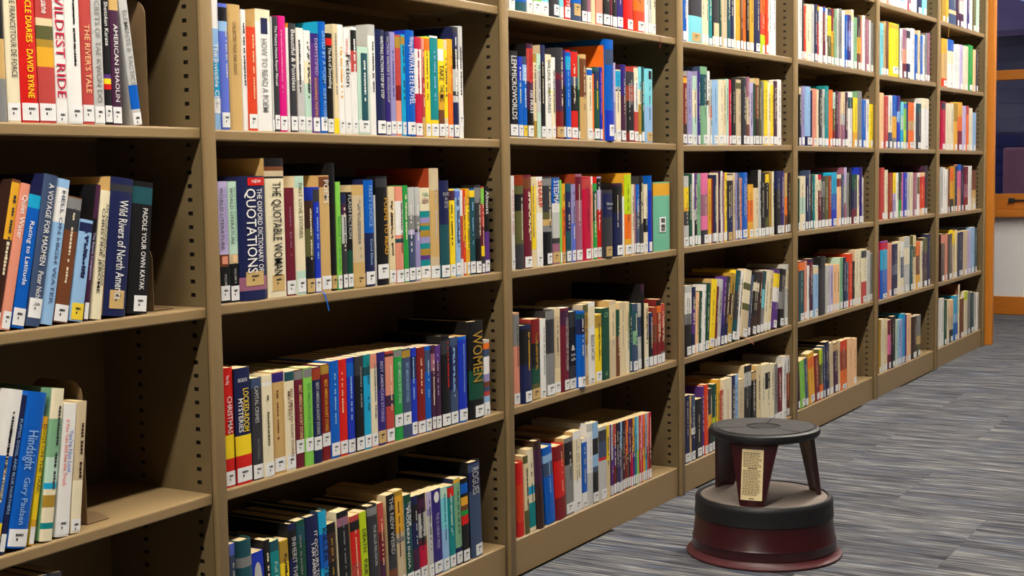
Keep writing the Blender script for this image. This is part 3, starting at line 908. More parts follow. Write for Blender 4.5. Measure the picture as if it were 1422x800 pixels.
759.6 770.6 431.2 gry/cha@.1/gry@.5 c=cha hc d=.18 p
771 779 427.6 pap/bei@.1/pap@.7 c=lgy d=.18
779.6 790.8 427.4 mar/plm@.03/mar@.2 c=wht hc | COLLECTED POEMS OF WILLIAMS~lgy~.12~.75~.62~.3 # burgundy COLLECTED POEMS
791.2 800.6 432.5 cha/blk@.2/cha@.7 | ^&~wht~.43~.5~.5~.5 & ^no~wht~.53~.57~.5~.6 & ^uh~wht~.59~.63~.5~.6
801 811 432 blu/dte@.03/nvy@.1/blu@.3 rd hc
811.4 817.6 422.6 olv/mus@.1/bei@.5 st
818.2 827 419.6 wht/crm@.05/wht@.3 c=bei s- | BISHOP~gry~.4~.72~.55~.5 # -
827.4 836 436 yel/mus@.02/yel@.2 c=tan k=olv # -
836.6 846.8 427.6 dgr/dgr@.5 s0 | ^O~sag~.06~.13~.5~.5 & ^A~sag~.88~.95~.5~.4
847.4 856 417.6 bei/pap@.05/bei@.5 c=tan s0 k=gry
856.6 861 430 dgr/brn@.4 s0
861.6 869 419.4 bei/pap@.1 s0 k=gry
869.4 874.6 419.4 pap/crm@.4 s0
875.2 878 421 dgr/dte@.5
878.4 886 421.6 sla/dte@.1/sag@.4/sla@.6
886.4 891 421.6 lgy/sla@.2/lgy@.5 k=cha
891.6 895 394.5 plm/blk@.1 c=blk hc d=.24 s0 p # tall
895.6 901 421.6 pap/crm@.4
901.6 907 434 nvy/blk@.4/sla@.8
907.4 912.4 426.4 rst/brn@.3/dre@.6 p
912.8 918.6 415.4 dre/blk@.02/ora@.1/rst@.2/dre@.6
919 923.4 421.6 brd/dre@.4/gry@.8
@3 0 b
718.4 729 641 red/ror@.3/red@.8 r=-1 s0 hc d=.15 p
729.4 736.2 632 olv/pap@.1/olv@.7 r=-2 d=.16 s0
737 746.2 622 crm/trq@.45/crm@.55/tea@.65/crm@.95 r=-3 s0 d=.16
747 756.4 610 dbr/plm@.1/dbr@.5 r=-4 hc s0 d=.19 p
758.8 771.8 619 blu/lbl@.1/sla@.2/blu@.38 r=-5 hc s0 d=.17 k=lbl
772.8 786.4 617.6 dre/red@.2/dre@.7 r=-3.4 hc s0 d=.18 k=pch
787 797.6 606.8 gry/blk@.06/gry@.35 c=tan r=-2 d=.18
798.2 808.6 598 wht/crm@.1/wht@.6 c=tan r=-1 d=.18 k=gry
809 816 608 wht/blu@.06/wht@.78 c=bei s- d=.16
816.4 823.6 587.4 lgy/wht@.1/lgy@.6 hc d=.18 s0 k=lgy
824.2 831.6 585.8 lbl/blk@.2/lbl@.4/sla@.55/blk@.62 d=.18 p
832.2 843 592 lgy/cha@.05/sla@.2/red@.42/lgy@.46 c=pap d=.17 p
843.4 846.6 590.4 yel/pap@.5 c=pap s0 d=.17
847 849.6 589.6 pur/plm@.4 c=pap d=.17
850 852.4 589 lgy/pur@.5 c=pap d=.17
852.8 856.4 588 brd/pur@.3/mar@.6 c=pap d=.17
856.8 859.6 587.2 blk/cha@.4 c=pap d=.17
860 862.4 586.2 nvy/ind@.4 c=pap d=.17
862.8 865 585.2 lbl/gry@.4 c=pap d=.17
865.4 867.8 584.2 blk/plm@.5 c=pap d=.17
868.2 870.6 583.2 mar/dre@.4 c=pap d=.17
871 873.4 582.3 ora/brn@.5 c=pap d=.17
873.8 876.4 581.4 ind/plm@.5 c=pap d=.17
876.8 879.4 580.5 mar/crs@.5 c=pap d=.17
879.8 882.2 579.6 gld/pur@.5 c=pap d=.17
882.6 885.2 578.6 trq/tea@.5 c=pap d=.17
885.6 887.8 577.6 cya/lgr@.5 c=pap d=.17
888.2 890.8 576.6 ror/crs@.5 c=pap d=.17
891.2 893.6 575.6 pnk/crs@.5 c=pap d=.17
894 896.6 574.8 ora/gld@.5 c=pap d=.17
897 899 574 lbl/trq@.6 c=pap d=.17
899.4 901.6 573.2 sal/brd@.5 c=pap d=.17
902 904.8 572.4 crs/dre@.5 c=mar d=.17
@4 4 b
948.6 953.4 h.24 blu/trq@.4 c=wht
953.8 956 h.23 wht/crm@.5 p
956.4 974.8 h.245 cha/mav@.3/cha@.4/cya@.66 c=lbl hc st p
975.2 979 h.23 crm/pap@.5
979.4 984 h.235 crm/wht@.4
984.4 989 h.235 tea/grn@.3 s-
989.4 991.6 h.225 blk p
992 998.8 h.235 sla/cha@.3/pap@.68 p
999.2 1002.2 h.23 dgr/dte@.5
1002.6 1009.8 h.235 bei/pch@.6
1010.2 1014.8 h.23 dte/sla@.5
1015.2 1019.4 h.235 nvy/cha@.4
1019.8 1021.8 h.23 crm p
1022.2 1028 h.235 gld/yel@.4
1028.4 1032 h.23 brn/olv@.5
1032.4 1036 h.235 ora/ror@.5
1036.4 1040.8 h.23 blk/dbr@.4
1041.2 1046.8 h.235 gld/yel@.5
1047.4 1055.8 h.24 nvy/ind@.4
1056.2 1062.6 h.235 ora/ror@.4/lim@.72
1063 1067.4 h.23 ror/ora@.5
1067.8 1070.2 h.225 wht/mnt@.5
1070.6 1077.4 h.225 wht/lgy@.6 k=blk
@4 3 b
948.6 954.4 106 dre/gld@.02/dre@.1/dbr@.7 c=gld
955.2 961.6 99 lil/sla@.4 c=lgy
962.2 968 105.5 mnt/crm@.2/mnt@.6
968.6 972.8 99 ind/sla@.4 c=lil
973.2 982 93 sag/dte@.1/sag@.5 c=sla hc
982.4 986 99 wht/brn@.4/wht@.46
986.4 989 111 lgy/sal@.4/lgy@.6
989.4 997.4 111.6 lbl/per@.5
997.8 1004.4 111.6 crm/pap@.5
1004.8 1008.2 111.6 pap/crm@.5
1008.6 1012.2 110 mnt/tea@.5
1012.6 1015.8 110.6 crs/brd@.3
1016.2 1022 110 blk/dte@.3
1022.4 1029 111 bei/olv@.05/bei@.14
1029.4 1036.4 108 cha/nvy@.4 hc
1036.8 1041 107 mav/bei@.3/brn@.7
1041.4 1046 115 lav/lgy@.4
1046.4 1048.8 116 dgr p
1049.2 1054.4 109 tan/brn@.1/dbr@.6 c=pap
1054.8 1057.4 112 olv/brn@.4
1057.8 1060.6 113 gry/tan@.5
1061 1066 112.4 yel/gld@.5
1066.4 1069.8 116 crm/wht@.5
1070.2 1074.2 118.5 yel/lim@.4
1074.6 1079.2 113 plm/dbr@.4 c=crm
1079.6 1085 111 wht/crm@.3
@4 2 b
949 957 244.5 lgy/yel@.16/gld@.45/cha@.5/lgy@.7
957.6 961.8 241.5 dgr/blk@.5
962.2 965.2 241 wht/lgy@.5
965.6 969 241 pur/lgy@.5/blk@.65
969.4 973.8 241 sag/olv@.5
974.6 984 240.4 pnk/mav@.3/pnk@.6/cha@.8 hc
984.4 989.2 248 gld/yel@.5
989.6 991.4 248 dre/dbr@.5
991.8 996.2 243 nvy/cha@.5
996.6 998.8 240 crm p
999.2 1002 237.5 plm/dbr@.5
1002.4 1005 237.5 wht/sal@.5
1005.4 1007.6 240 mav/gry@.4
1008 1011 239.5 yel/mus@.4 c=gry
1011.4 1019.4 241.5 nvy/pap@.02/blk@.1/nvy@.5 st
1019.8 1022.6 240 bei st
1023 1026.2 240 lil/lav@.5
1026.6 1029.4 240 sla/dte@.5
1029.8 1032.2 247 sal/wht@.5
1032.6 1039.8 239.6 blu/roy@.6
1040.4 1048 256 gld/ora@.3/gld@.7
1048.4 1055 261 pap/crm@.5
1055.4 1059 236 lgy/wht@.3 c=blk hc d=.21
1059.4 1065 240 blk/sla@.4
1065.4 1070 240 blk/yel@.02/blk@.16/olv@.7
1070.4 1074 238.5 mus/olv@.4
1074.4 1077.2 238 crm/yel@.5
1077.8 1087.4 237.5 nvy/blk@.3 hc k=lgy # pale-lettered black
1087.8 1091.8 238 ind/nvy@.5
1092.2 1096 240 tan/ora@.4/brn@.7
1096.4 1100.4 240 dbr/brn@.5
@4 1 b
951 960.4 397 lgy/wht@.1/gry@.4/blk@.55 r=1
960.8 965.4 399 nvy/pur@.3/nvy@.7 r=2
965.8 970 406 pch/ora@.4 r=3
970.4 973.6 405 dgr/cha@.4 r=4
974 979 396 wht/lgy@.5 r=4
979.4 984.4 394.5 dgr/mav@.5 r=5
985 992 389.5 yel/gld@.4 r=7 c=tan
992.4 995 399 mar/red@.4 r=7
995.4 999.8 389.5 lgy/lav@.4 r=8
1000.2 1004.8 386 pur/ind@.5/nvy@.7 r=8.5
1005.2 1009.6 386 cha/dbr@.3/nvy@.7 r=9
1010 1015.4 382 mus/dbr@.3/mus@.6 r=10
1016 1022 378.6 dte/cha@.3/dte@.7 c=yel r=11 hc
1022.6 1026.6 379 wht/lgy@.4 r=11
1027 1037.6 378.6 crm/olv@.2/crm@.3/olv@.5/bei@.6 r=11 p rb=sal,1039,470,1047,478.5
1038 1041.2 384 sla/lbl@.4 r=11
1041.6 1050 382.6 blk/crm@.16/blk@.3/dbr@.7 r=11
1050.4 1054.8 380.6 dbr/mar@.3 r=10.5
1055.2 1059.6 378.6 dte/cya@.3/gry@.6 r=10
1060 1065 377.6 crm/pap@.5 r=9.6
1065.4 1069.8 377.6 pap/wht@.4 r=9.4
1071 1078.8 377.6 pur/yel@.06/wht@.3/pur@.55 r=9 # yellow-topped purple and white
1079.4 1088.6 376.6 blk/cha@.1/gry@.4/blk@.7 r=8.6 hc
1090 1094 367.5 lgy/crm@.1/lgy@.4 c=lgy r=2.4
@4 0 b
952 958.4 549 nvy/dte@.5
958.8 961.2 551 tan/pap@.5
961.6 966.4 548 sla/wht@.5/nvy@.6
966.8 976 553.6 blk/blk@.5 c=pap
976.4 979 536 pur/crs@.3
979.4 985 533.6 ror/red@.3
985.6 990.6 539 cha/gld@.4/blk@.6
991 996.6 532.6 dgr/lim@.5/dgr@.7
997 1001.6 526.6 gld/ora@.5
1002 1006 541 brd/lgy@.5
1006.4 1018.2 525 crm/wht@.3 k=brd
1018.8 1023 520.6 nvy/roy@.4
1023.4 1027.4 519.4 lbl/per@.5
1028 1035.6 525.4 bei/pap@.4
1036.4 1046 506.4 blk/lgy@.1/cha@.3/blk@.5 c=pap
1046.4 1053 514.6 plm/tan@.02/blk@.14
1053.4 1059.4 506.4 pap/crm@.4 c=tan
1059.8 1065.4 506.4 crm/bei@.5
1066 1072.4 504 crm/blk@.14/crm@.4
1072.8 1078.4 504 crm/pap@.5
1078.8 1083 504 gry/lgy@.3
1083.4 1089.6 505 wht/mar@.05/wht@.85
1090 1095.6 493.4 wht/lgy@.3 c=lgy
1096 1100.2 493 wht/rst@.28/brn@.7
@5 4 b
1108.8 1114 h.245 wht/crm@.4
1114.4 1116.6 h.23 cha p
1117 1120 8 ror/sal@.5 c=pch
1120.4 1127 6.4 crm/pch@.4 c=crm
1127.4 1131.6 6.4 lgy/lbl@.5
1132 1136 6.4 nvy/ind@.5
1136.4 1138.6 7.4 brd/yel@.03/sla@.1/brd@.3
1139 1143.8 10 wht/crm@.5
1144.2 1147.6 9.2 mar/blu@.02/mar@.1
1148 1150.6 12 wht/sal@.4
1151 1155.8 11.4 mus/nvy@.02/yel@.14/olv@.5
1156.2 1160 12.8 dre/gld@.4/mus@.6
1160.4 1163.6 14 sag/wht@.5
1164 1167 12.8 lgy/sal@.3
1167.4 1171 12.8 gry/dgr@.5
1171.4 1175 15.5 wht/lgy@.5
1175.4 1179 21.6 blu/sla@.4
1179.4 1184 21.6 ind/per@.3/ind@.6
1184.4 1187.8 14.2 wht/pap@.03/wht@.2 c=pap
1188.2 1192.6 25 sag/gry@.5
1193 1197.8 23 dbr/gld@.4/brn@.7
1198.2 1200 29 sal p
1200.4 1204 22.4 wht/crm@.5 c=tan
1204.4 1209.8 28 mav/gry@.5
1210.2 1212 29 wht p
1212.4 1216 32 gry/sag@.4
@5 3 b
1110 1113 119.6 olv/pap@.02/blk@.14
1113.4 1118 119.6 lil/lav@.5
1118.6 1126 120.4 lbl/nvy@.84 hc
1126.4 1128.8 126 nvy p
1129.2 1135 123.4 sal/brd@.5 c=pap
1135.4 1138 124.8 crm/wht@.5
1138.4 1143 124.2 cha/dbr@.5
1143.6 1146.8 124.2 lgy/lav@.5
1147.2 1152.2 119.6 tea/dte@.5 c=tea
1152.8 1158 125 ora/tan@.4
1158.4 1162 128.6 mnt/olv@.3/dre@.7
1162.4 1165.8 127 plm/brn@.5
1166.2 1169.6 128 mav/lav@.5
1170 1175.6 128 pap/lgy@.4/mav@.6
1176 1179.6 128.6 plm/dbr@.4
1180 1186 128 wht/dte@.1/wht@.3
1187.4 1193.4 136 yel/gld@.7 c=cha
1194 1199.6 127.2 gry/tan@.5 c=sag
1200.2 1205.6 139 blu/roy@.5
1206 1210 138.4 wht/crm@.5
1210.4 1215.6 145 yel/pap@.4
@5 2 b
1108.8 1110.4 248 dgr p
1110.8 1118.6 244.6 crm/mnt@.4/crm@.7
1119 1122 248 nvy/blu@.6
1122.4 1125.2 236.4 sla/dte@.4 c=sla
1125.6 1128.8 243 cha/mav@.4
1129.2 1131.8 243 tea/lbl@.3
1132.2 1136 242.4 crm/pap@.4
1136.4 1140.4 242.4 crs/crm@.1/mar@.3
1140.8 1145.6 245.4 cha/gry@.1/cha@.4
1146 1150.4 245.4 olv/mus@.4
1150.8 1154.6 244.6 rst/ora@.4
1155 1161.8 239.4 trq/blu@.4/roy@.7
1162.4 1168 242.4 crm/dre@.08/pch@.24
1168.4 1171.8 242.4 sla/lgy@.4
1172.2 1175.6 232.6 lav/lgy@.3/mav@.62
1176 1179 240 gry/sla@.4
1179.4 1182 233.4 blk p
1183 1190 242.4 dgr/nvy@.3/mar@.7
1190.4 1193 243 crm/mus@.5
1193.4 1197 232.4 ind/pur@.3 c=roy hc
1197.4 1199 247 lgy/nvy@.5 p
@5 1 b
1109.2 1117 362.6 nvy/ora@.02/dte@.16 c=ora
1117.4 1120.6 362.6 sal/brd@.4
1121 1124 369 wht/lgy@.5
1124.4 1129 359.4 nvy/mar@.05/plm@.3
1129.6 1136.4 369 lbl/pap@.02/lbl@.16
1137 1146 356.4 blk/cha@.2 c=blk hc s0 p
1147 1152.4 368.4 lgy/bei@.3
1152.8 1157 368.4 lav/lgy@.4
1157.6 1161.8 367 pch/ora@.3 c=gld
1162.2 1166 367 pch/tan@.4
1167 1171 357.8 sag/dgr@.4 c=mnt
1171.4 1175 357.4 nvy/plm@.4
1175.4 1178.6 364.4 sla/gry@.4
1179 1184 352.4 ror/red@.4
1184.4 1187.4 362.8 blk/dbr@.5
1188 1192 347 crm/pap@.4 c=bei
1192.4 1195.8 347 crm/wht@.4
1196.8 1203.6 346 crm/cha@.03/crm@.16/brd@.6 c=crm
1204 1208.6 348.4 lgy/cha@.5
1209 1212 351.6 gry/brn@.4 c=pap
@5 0 b
1109 1111.6 497 plm/ind@.4 r=-7 p
1112.2 1119 500.6 lgr/grn@.4 r=-7 c=ora
1119.4 1123 497 sla/dte@.4 r=-6.6
1124 1132 490 gld/ora@.1/gld@.3 r=-6 c=tan
1132.8 1138.8 493 dre/brd@.4 r=-5 k=pch
1139.4 1143.6 484.6 lim/olv@.3/ora@.7 r=-4
1144.2 1146.6 480 sla/gry@.4 r=-3.6
1147 1152 474.4 nvy/blk@.3 r=-3 c=blk
1153 1157.6 476 bei/tan@.4 r=-2.6
1158 1164 476 dbr/tan@.02/plm@.16 r=-2
1164.4 1167 473.6 bei/pap@.5 r=-1.6
1167.4 1176 472.8 ror/rst@.2/ora@.6 r=-1 c=dre s-
1177 1183.6 470 pch/tan@.5 c=tan s0
1184 1189.6 470 pch/crm@.3
@6 5 b
1232 1238 h.22 wht/grn@.8/sal@.86
1238.4 1244 h.22 wht/lgy@.5
1244.4 1251 h.225 wht/crm@.5
1251.4 1255 h.22 lbl/dte@.6
1256 1260 h.225 wht/lbl@.5
1260.4 1265.4 h.225 blu/mav@.7/crs@.86
1266 1273 h.22 wht/crm@.5
1273.4 1280 h.225 lgy/sla@.5/nvy@.7
1280.4 1287 h.22 cya/trq@.5
@6 4 b
1222.2 1226.8 32.4 cya/trq@.6
1227.2 1230 30 tan/bei@.4
1230.4 1233.6 29.4 brn/plm@.5 c=gry
1234.6 1247.6 33 yel/gld@.02/yel@.1 hc sh # fat bright yellow
1248 1249 33 dgr p
1249.4 1253 40 wht/crm@.5
1253.4 1258.6 41.4 mav/sal@.4/mar@.7
1259 1263.8 39.4 wht/cha@.05/wht@.2/nvy@.7
1264.4 1269.6 39.8 wht/crm@.4
1270 1274 48 blu/dte@.3 c=mus
1274.4 1277.6 42.4 pap/mus@.3
1278 1281 49.6 blu/roy@.4
1281.4 1284 49 wht/sag@.4
1284.4 1287.4 46 gry/cha@.4
1287.8 1291 46 mav/gry@.4
@6 3 b
1221.4 1227 129 pch/crm@.3
1228 1233.2 133.4 brd/mav@.3
1233.8 1238.8 132.6 wht/crm@.4/sla@.7
1239.2 1245 132.6 per/blu@.02/gld@.4/gry@.8
1245.4 1249.6 133 ind/lbl@.3/roy@.5
1251 1254.6 141.6 cya/mnt@.3/trq@.6
1255 1258.6 141.6 lgr/blu@.04/lgr@.14/lim@.6
1259 1260.8 142 ind p
1261.2 1268.8 142.2 ora/tan@.4/ora@.6
1269.2 1271.6 143 wht/pch@.5
1272 1278.8 144 dte/cha@.2
1279.4 1289.4 137 crm/wht@.2 hc s-
@6 2 b
1222.4 1228 233 brd/dre@.3 hc
1228.6 1232.6 236 crm/pch@.4
1233.4 1239.6 240 rst/dre@.4
1240 1243.8 240 yel/lav@.45/lil@.6
1244.2 1247.4 240 wht/mnt@.5
1248 1252 240 dgr/cha@.2/grn@.6
1252.4 1253.8 240 pnk p
1254.2 1259.4 240 roy/nvy@.3
1259.8 1263.4 239.4 lgy/mnt@.4
1263.8 1267.4 239.4 crm/lgy@.4
1268 1273.2 240 mav/pnk@.4
1273.6 1277 240 wht/olv@.1/wht@.5
1277.6 1284 239.6 pch/red@.1/ror@.3/pch@.85
1284.6 1287.4 230.2 cha/sla@.3 c=plm p
@6 1 b
1222 1232 334.8 blu/crs@.02/trq@.15/blu@.5 c=crs hc s-
1232.4 1238 338 sal/pch@.3
1238.8 1246 339 nvy/sla@.4/nvy@.6
1246.6 1250.6 335.4 crm/bei@.4
1251 1255 335.4 wht/sla@.3/crm@.7
1255.4 1263 329 lgy/crm@.2/lgy@.5 c=bei
1263.6 1267.6 341 dte/nvy@.4
1268 1271.6 327 pap/olv@.2/pap@.4 c=olv
1272 1277.4 335.4 ora/brn@.3/gld@.7
1277.8 1281 335 crm/tan@.4
1281.4 1287.4 330.4 olv/plm@.3/dbr@.6
1287.8 1291.4 325 nvy/plm@.4 c=nvy
@6 0 b
1221 1223.2 444.4 mus p
1223.8 1227.8 443 crm/bei@.4
1228.2 1232 443 pap/crm@.4
1232.8 1237.4 444.4 mar/pnk@.3/mar@.7
1237.8 1243 439.4 blk/cha@.5
1243.4 1246.8 444.4 mnt/cya@.3
1247.2 1250.8 444.4 lbl/cya@.4
1251.2 1253 443.6 lil p
1253.4 1256.4 435.6 trq/blu@.4
1256.8 1258.8 437 pur p
1259.2 1264.8 436.4 pch/lgy@.3
1265.2 1272.6 439.4 dbr/blk@.3 hc c=lgy
1273.2 1278.2 437.6 gry/tan@.5/olv@.7
@7 5 b
1308 1312.6 h.235 mus/gld@.4
1313 1317.2 h.235 gld/mus@.4 rb=gld,1318.3,31.5,1316.9,52
1317.8 1327.6 h.24 sla/pch@.7/sla@.78 hc s0
1328.8 1332 h.23 plm/brn@.5
1332.4 1338 h.23 mav/lgy@.4/plm@.7
1338.6 1342.4 h.23 wht/crm@.4
1342.8 1346 h.225 ind/lgy@.6
1346.4 1350 h.23 wht/crm@.4
1350.6 1355 h.225 olv/dgr@.5
1355.4 1359.6 h.22 mnt/olv@.5
@7 4 b
1307.4 1314.8 54 gld/tan@.3/ror@.83 hc
1316 1323.8 55.4 blu/crm@.24/wht@.5 rb=lil,1322,119,1325.4,131
1324.4 1328 61.6 wht/lgy@.4
1328.4 1332 61.6 wht/crm@.4
1332.4 1337 62.4 lav/wht@.3
1337.4 1344 64 crm/wht@.3
1344.4 1350.6 63 grn/dgr@.5
1351 1354.6 69 pch/wht@.4
1355 1358 70.6 cha/dre@.5
@7 3 b
1307 1312.6 141 crs/dbr@.02/crs@.17
1313 1318 143.4 crm/bei@.3
1318.4 1323.8 143.4 crm/wht@.3
1324.2 1329.4 142 yel/mus@.02/gld@.4
1329.8 1335.8 142 gld/ora@.3/dre@.6 c=mus
1336.2 1341 147 lav/lgy@.4
1341.4 1345 147 brd/ora@.2
1345.4 1350 150 crm/wht@.3
1350.4 1355 156.4 lbl/lav@.5
@7 2 b
1306 1309 232 lgy/crm@.4
1309.4 1312 232.6 wht/crm@.4
1312.4 1316 235 wht/lgy@.4
1316.4 1318.8 233.6 brn/sla@.6
1319.2 1324 233 ora/gld@.3/cha@.7
1324.4 1326 231 mus/dgr@.3 p
1326.4 1329 230.6 nvy/dte@.4
1329.4 1334 228.4 blu/pnk@.14/sal@.5
1334.4 1337.8 229.6 nvy/ind@.4
1338.6 1344 231.4 mar/mav@.4/dre@.7
1344.4 1349 230.4 wht/lgy@.3
1349.8 1355 236.4 brn/tan@.5/pap@.7
@7 1 b
1306.6 1311.6 325 plm/sal@.02/dbr@.2
1312 1315.6 325 sal/pch@.4
1316 1322 325 dbr/plm@.4
1322.4 1325.6 319.4 brn/yel@.02/bei@.3 c=yel
1326 1329 319.6 pap/tan@.3
1329.6 1337 322.4 nvy/cha@.3
1337.6 1343 320.4 bei/crm@.3
1343.6 1347.6 319.8 lav/sal@.4
1348 1353 315.6 lbl/sla@.4
1353.4 1356.2 318 dte/sag@.4
@7 0 b
1306 1310.6 414.6 wht/blk@.3
1311.4 1314.6 416.4 dgr/blk@.4
1315 1318 416.4 crm/dgr@.5
1318.4 1323.4 416.4 pch/bei@.4/blk@.7
1324.6 1329.8 410.4 trq/lbl@.4/blu@.6
1330.2 1332.2 395.4 crm/pap@.4 c=brn d=.2
1332.6 1338 414.6 brn/dbr@.4
1338.8 1343 404.6 lim/crm@.2
1343.4 1347 405 gry/crm@.4
1347.4 1352 406 dte/cha@.4
1352.4 1355 407 lgy/cha@.4
1355.4 1358.4 406.8 wht/crm@.4
'''
SHELF_NAME = ['bottom shelf', 'second shelf up', 'third shelf up', 'fourth shelf up', 'fifth shelf up', 'sixth shelf up']
BAY_NAME = ['', 'leftmost bay', 'second bay', 'third bay', 'fourth bay', 'fifth bay', 'sixth bay', 'last bay']
NUM = ('first second third fourth fifth sixth seventh eighth ninth tenth eleventh twelfth thirteenth fourteenth fifteenth sixteenth seventeenth eighteenth nineteenth twentieth '
       'twenty-first twenty-second twenty-third twenty-fourth twenty-fifth twenty-sixth twenty-seventh twenty-eighth twenty-ninth thirtieth thirty-first thirty-second thirty-third '
       'thirty-fourth thirty-fifth thirty-sixth thirty-seventh thirty-eighth').split()
shelves, cur = [], None
for ln in BOOKS.strip().split('\n'):
    if ln[0] == '@':
        b, r, w = ln[1:].split()
        cur = dict(bay=int(b), row=int(r), where=w, books=[])
        shelves.append(cur)
        continue
    read = None
    if ' # ' in ln:
        ln, read = ln.split(' # ')
    txt = ''
    if ' | ' in ln:
        ln, txt = ln.split(' | ')
    t = ln.split()
    B = dict(xl=float(t[0]), xr=float(t[1]), top=t[2], hc=False, stick='w', r=0.0, o=0.0, d=None, round=False, plain=False, ink=None, rb=None, quads=[], text=[], read=read)
    bs = t[3].split('/')
    cols = [bs[0]] + [q.split('@')[0] for q in bs[1:]]
    st = [float(q.split('@')[1]) for q in bs[1:]]
    B['bands'] = list(zip(cols, st + [1.0]))
    if cur['bay'] >= 4 and len(cols) == 2 and 0.29 < st[0] < 0.61 and read is None:
        cols, st = cols[:1], []                 # far spines read as one colour
        B['bands'] = [(cols[0], 1.0)]
    B['side'] = max(B['bands'], key=lambda q: q[1] - ([0.0] + st)[B['bands'].index(q)])[0]
    for k in t[4:]:
        if k == 'hc': B['hc'] = True
        elif k == 'rd': B['round'] = True
        elif k == 'p': B['plain'] = True
        elif k[:2] == 'c=': B['side'] = k[2:]
        elif k[:2] == 'k=': B['ink'] = k[2:]
        elif k[:2] == 'r=': B['r'] = float(k[2:])
        elif k[:2] == 'o=': B['o'] = float(k[2:])
        elif k[:2] == 'd=': B['d'] = float(k[2:])
        elif k[:3] == 'rb=': B['rb'] = k[3:].split(',')
        elif k[:2] == 'q=':
            q = k[2:].split(',')
            B['quads'].append((q[0], *[float(v) for v in q[1:]]))
        elif k == 's0': B['stick'] = ''
        elif k[0] == 's': B['stick'] = ('w' if k[1] in '+-h' else k[1]) + k[-1] * (k[-1] in '+-h')
    for e in (re.split(r'(?<=\d) & ', txt) if txt else []):
        s, c, z0, z1, cc, cs = e.strip().split('~')
        B['text'].append((s, c, float(z0), float(z1), float(cc), float(cs)))
    cur['books'].append(B)

# every book's place and size in metres
allb = []
for S in shelves:
    prev = -9
    for i, B in enumerate(S['books']):
        Y = YS + 0.005 + rnd.uniform(0, 0.005) - B['o'] * 0.001
        zb = shelf_z(S['bay'], S['row'], x_at((B['xl'] + B['xr']) / 2, ROWZ[S['row']], Y))
        xm = (B['xl'] + B['xr']) / 2
        if B['top'][0] == 'h':
            h = float(B['top'][1:])
            yt = -20.0
        else:
            yt = float(B['top'])
            h = onY(xm, yt, Y).z - zb
        zz = zb + h if S['where'] == 't' else zb
        x0, x1 = x_at(B['xl'], zz, Y), x_at(B['xr'], zz, Y)
        lean = math.radians(B['r'])
        if S['where'] == 't':
            x0 -= h * math.sin(lean); x1 -= h * math.sin(lean)
        h /= math.cos(lean)
        if x0 < prev + 0.0003:
            x0 = prev + 0.0003
        w = max(0.004, x1 - x0) * math.cos(lean) - 0.0006
        B['foot'] = x0
        if S['bay'] > 1 and x0 < bx0(S['bay']) + 0.001:
            w -= bx0(S['bay']) + 0.001 - x0
            x0 = bx0(S['bay']) + 0.001
            w = max(w, 0.004)
        prev = x0 + w / math.cos(lean)
        d = B['d'] or min(0.205, max(0.11, h * 0.68))
        B.update(x0=x0, w=w, h=h, d=d, Y=Y, zb=zb + 0.0003, lean=lean, S=S, i=i, seed=len(allb) * 7 + 3, sj=rnd.uniform(0, 0.003))
        pr = FPX / ((Vector((x0, Y, zb)) - CAM).dot(FWD))
        B['area'] = (B['xr'] - max(0, B['xl'])) * min(800, max(0.0, pr * h if yt > 0 else min(pr * h, 60 if S['row'] >= 4 else 170)))
        if B['xr'] <= 0: B['area'] = 0
        allb.append(B)
for S in shelves:                                # a full shelf ends at its side panel
    lim = bx1(S['bay']) - 0.0015
    e = max(B['x0'] + B['w'] for B in S['books'])
    if e > lim:
        a0 = bx0(S['bay'])
        k = (lim - a0) / (e - a0)
        for B in S['books']:
            B['x0'] = a0 + (B['x0'] - a0) * k
            B['w'] *= k
    l, r = SHZ.get((S['bay'], S['row']), (0, 0))
    for B in S['books']:
        B['zb'] += abs(r - l) / BAY * B['w'] * 0.55
for S in shelves:                                # books that lean at different angles touch at the top of the lower one
    bk = S['books']
    for a, b in zip(bk, bk[1:]):
        ov = min(a['h'], b['h']) * (math.tan(a['lean']) - math.tan(b['lean']))
        if ov > 0:
            free = b['x0'] - a['x0'] - a['w'] / math.cos(a['lean'])
            a['w'] = max(0.004, a['w'] - max(0.0, ov + 0.0008 - free))
for B in allb:
    if B['lean'] > 0:
        B['x0'] += B['w'] * math.sin(B['lean']) * math.tan(B['lean'])
        B['zb'] += B['w'] * math.sin(B['lean'])
for B in sorted(allb, key=lambda b: -b['area'])[:318]:
    B['thing'] = True
for B in allb:
    if B['rb']:
        B['thing'] = True

def colour_words(B):
    st, best = 0.0, {}
    for c, e in B['bands']:
        best[PAL[c][1]] = best.get(PAL[c][1], 0) + e - st
        st = e
    o = sorted(best.items(), key=lambda q: -q[1])
    if len(o) > 1 and o[1][1] > 0.2:
        return o[0][0], o[0][0] + ' and ' + o[1][0]
    return o[0][0], o[0][0]

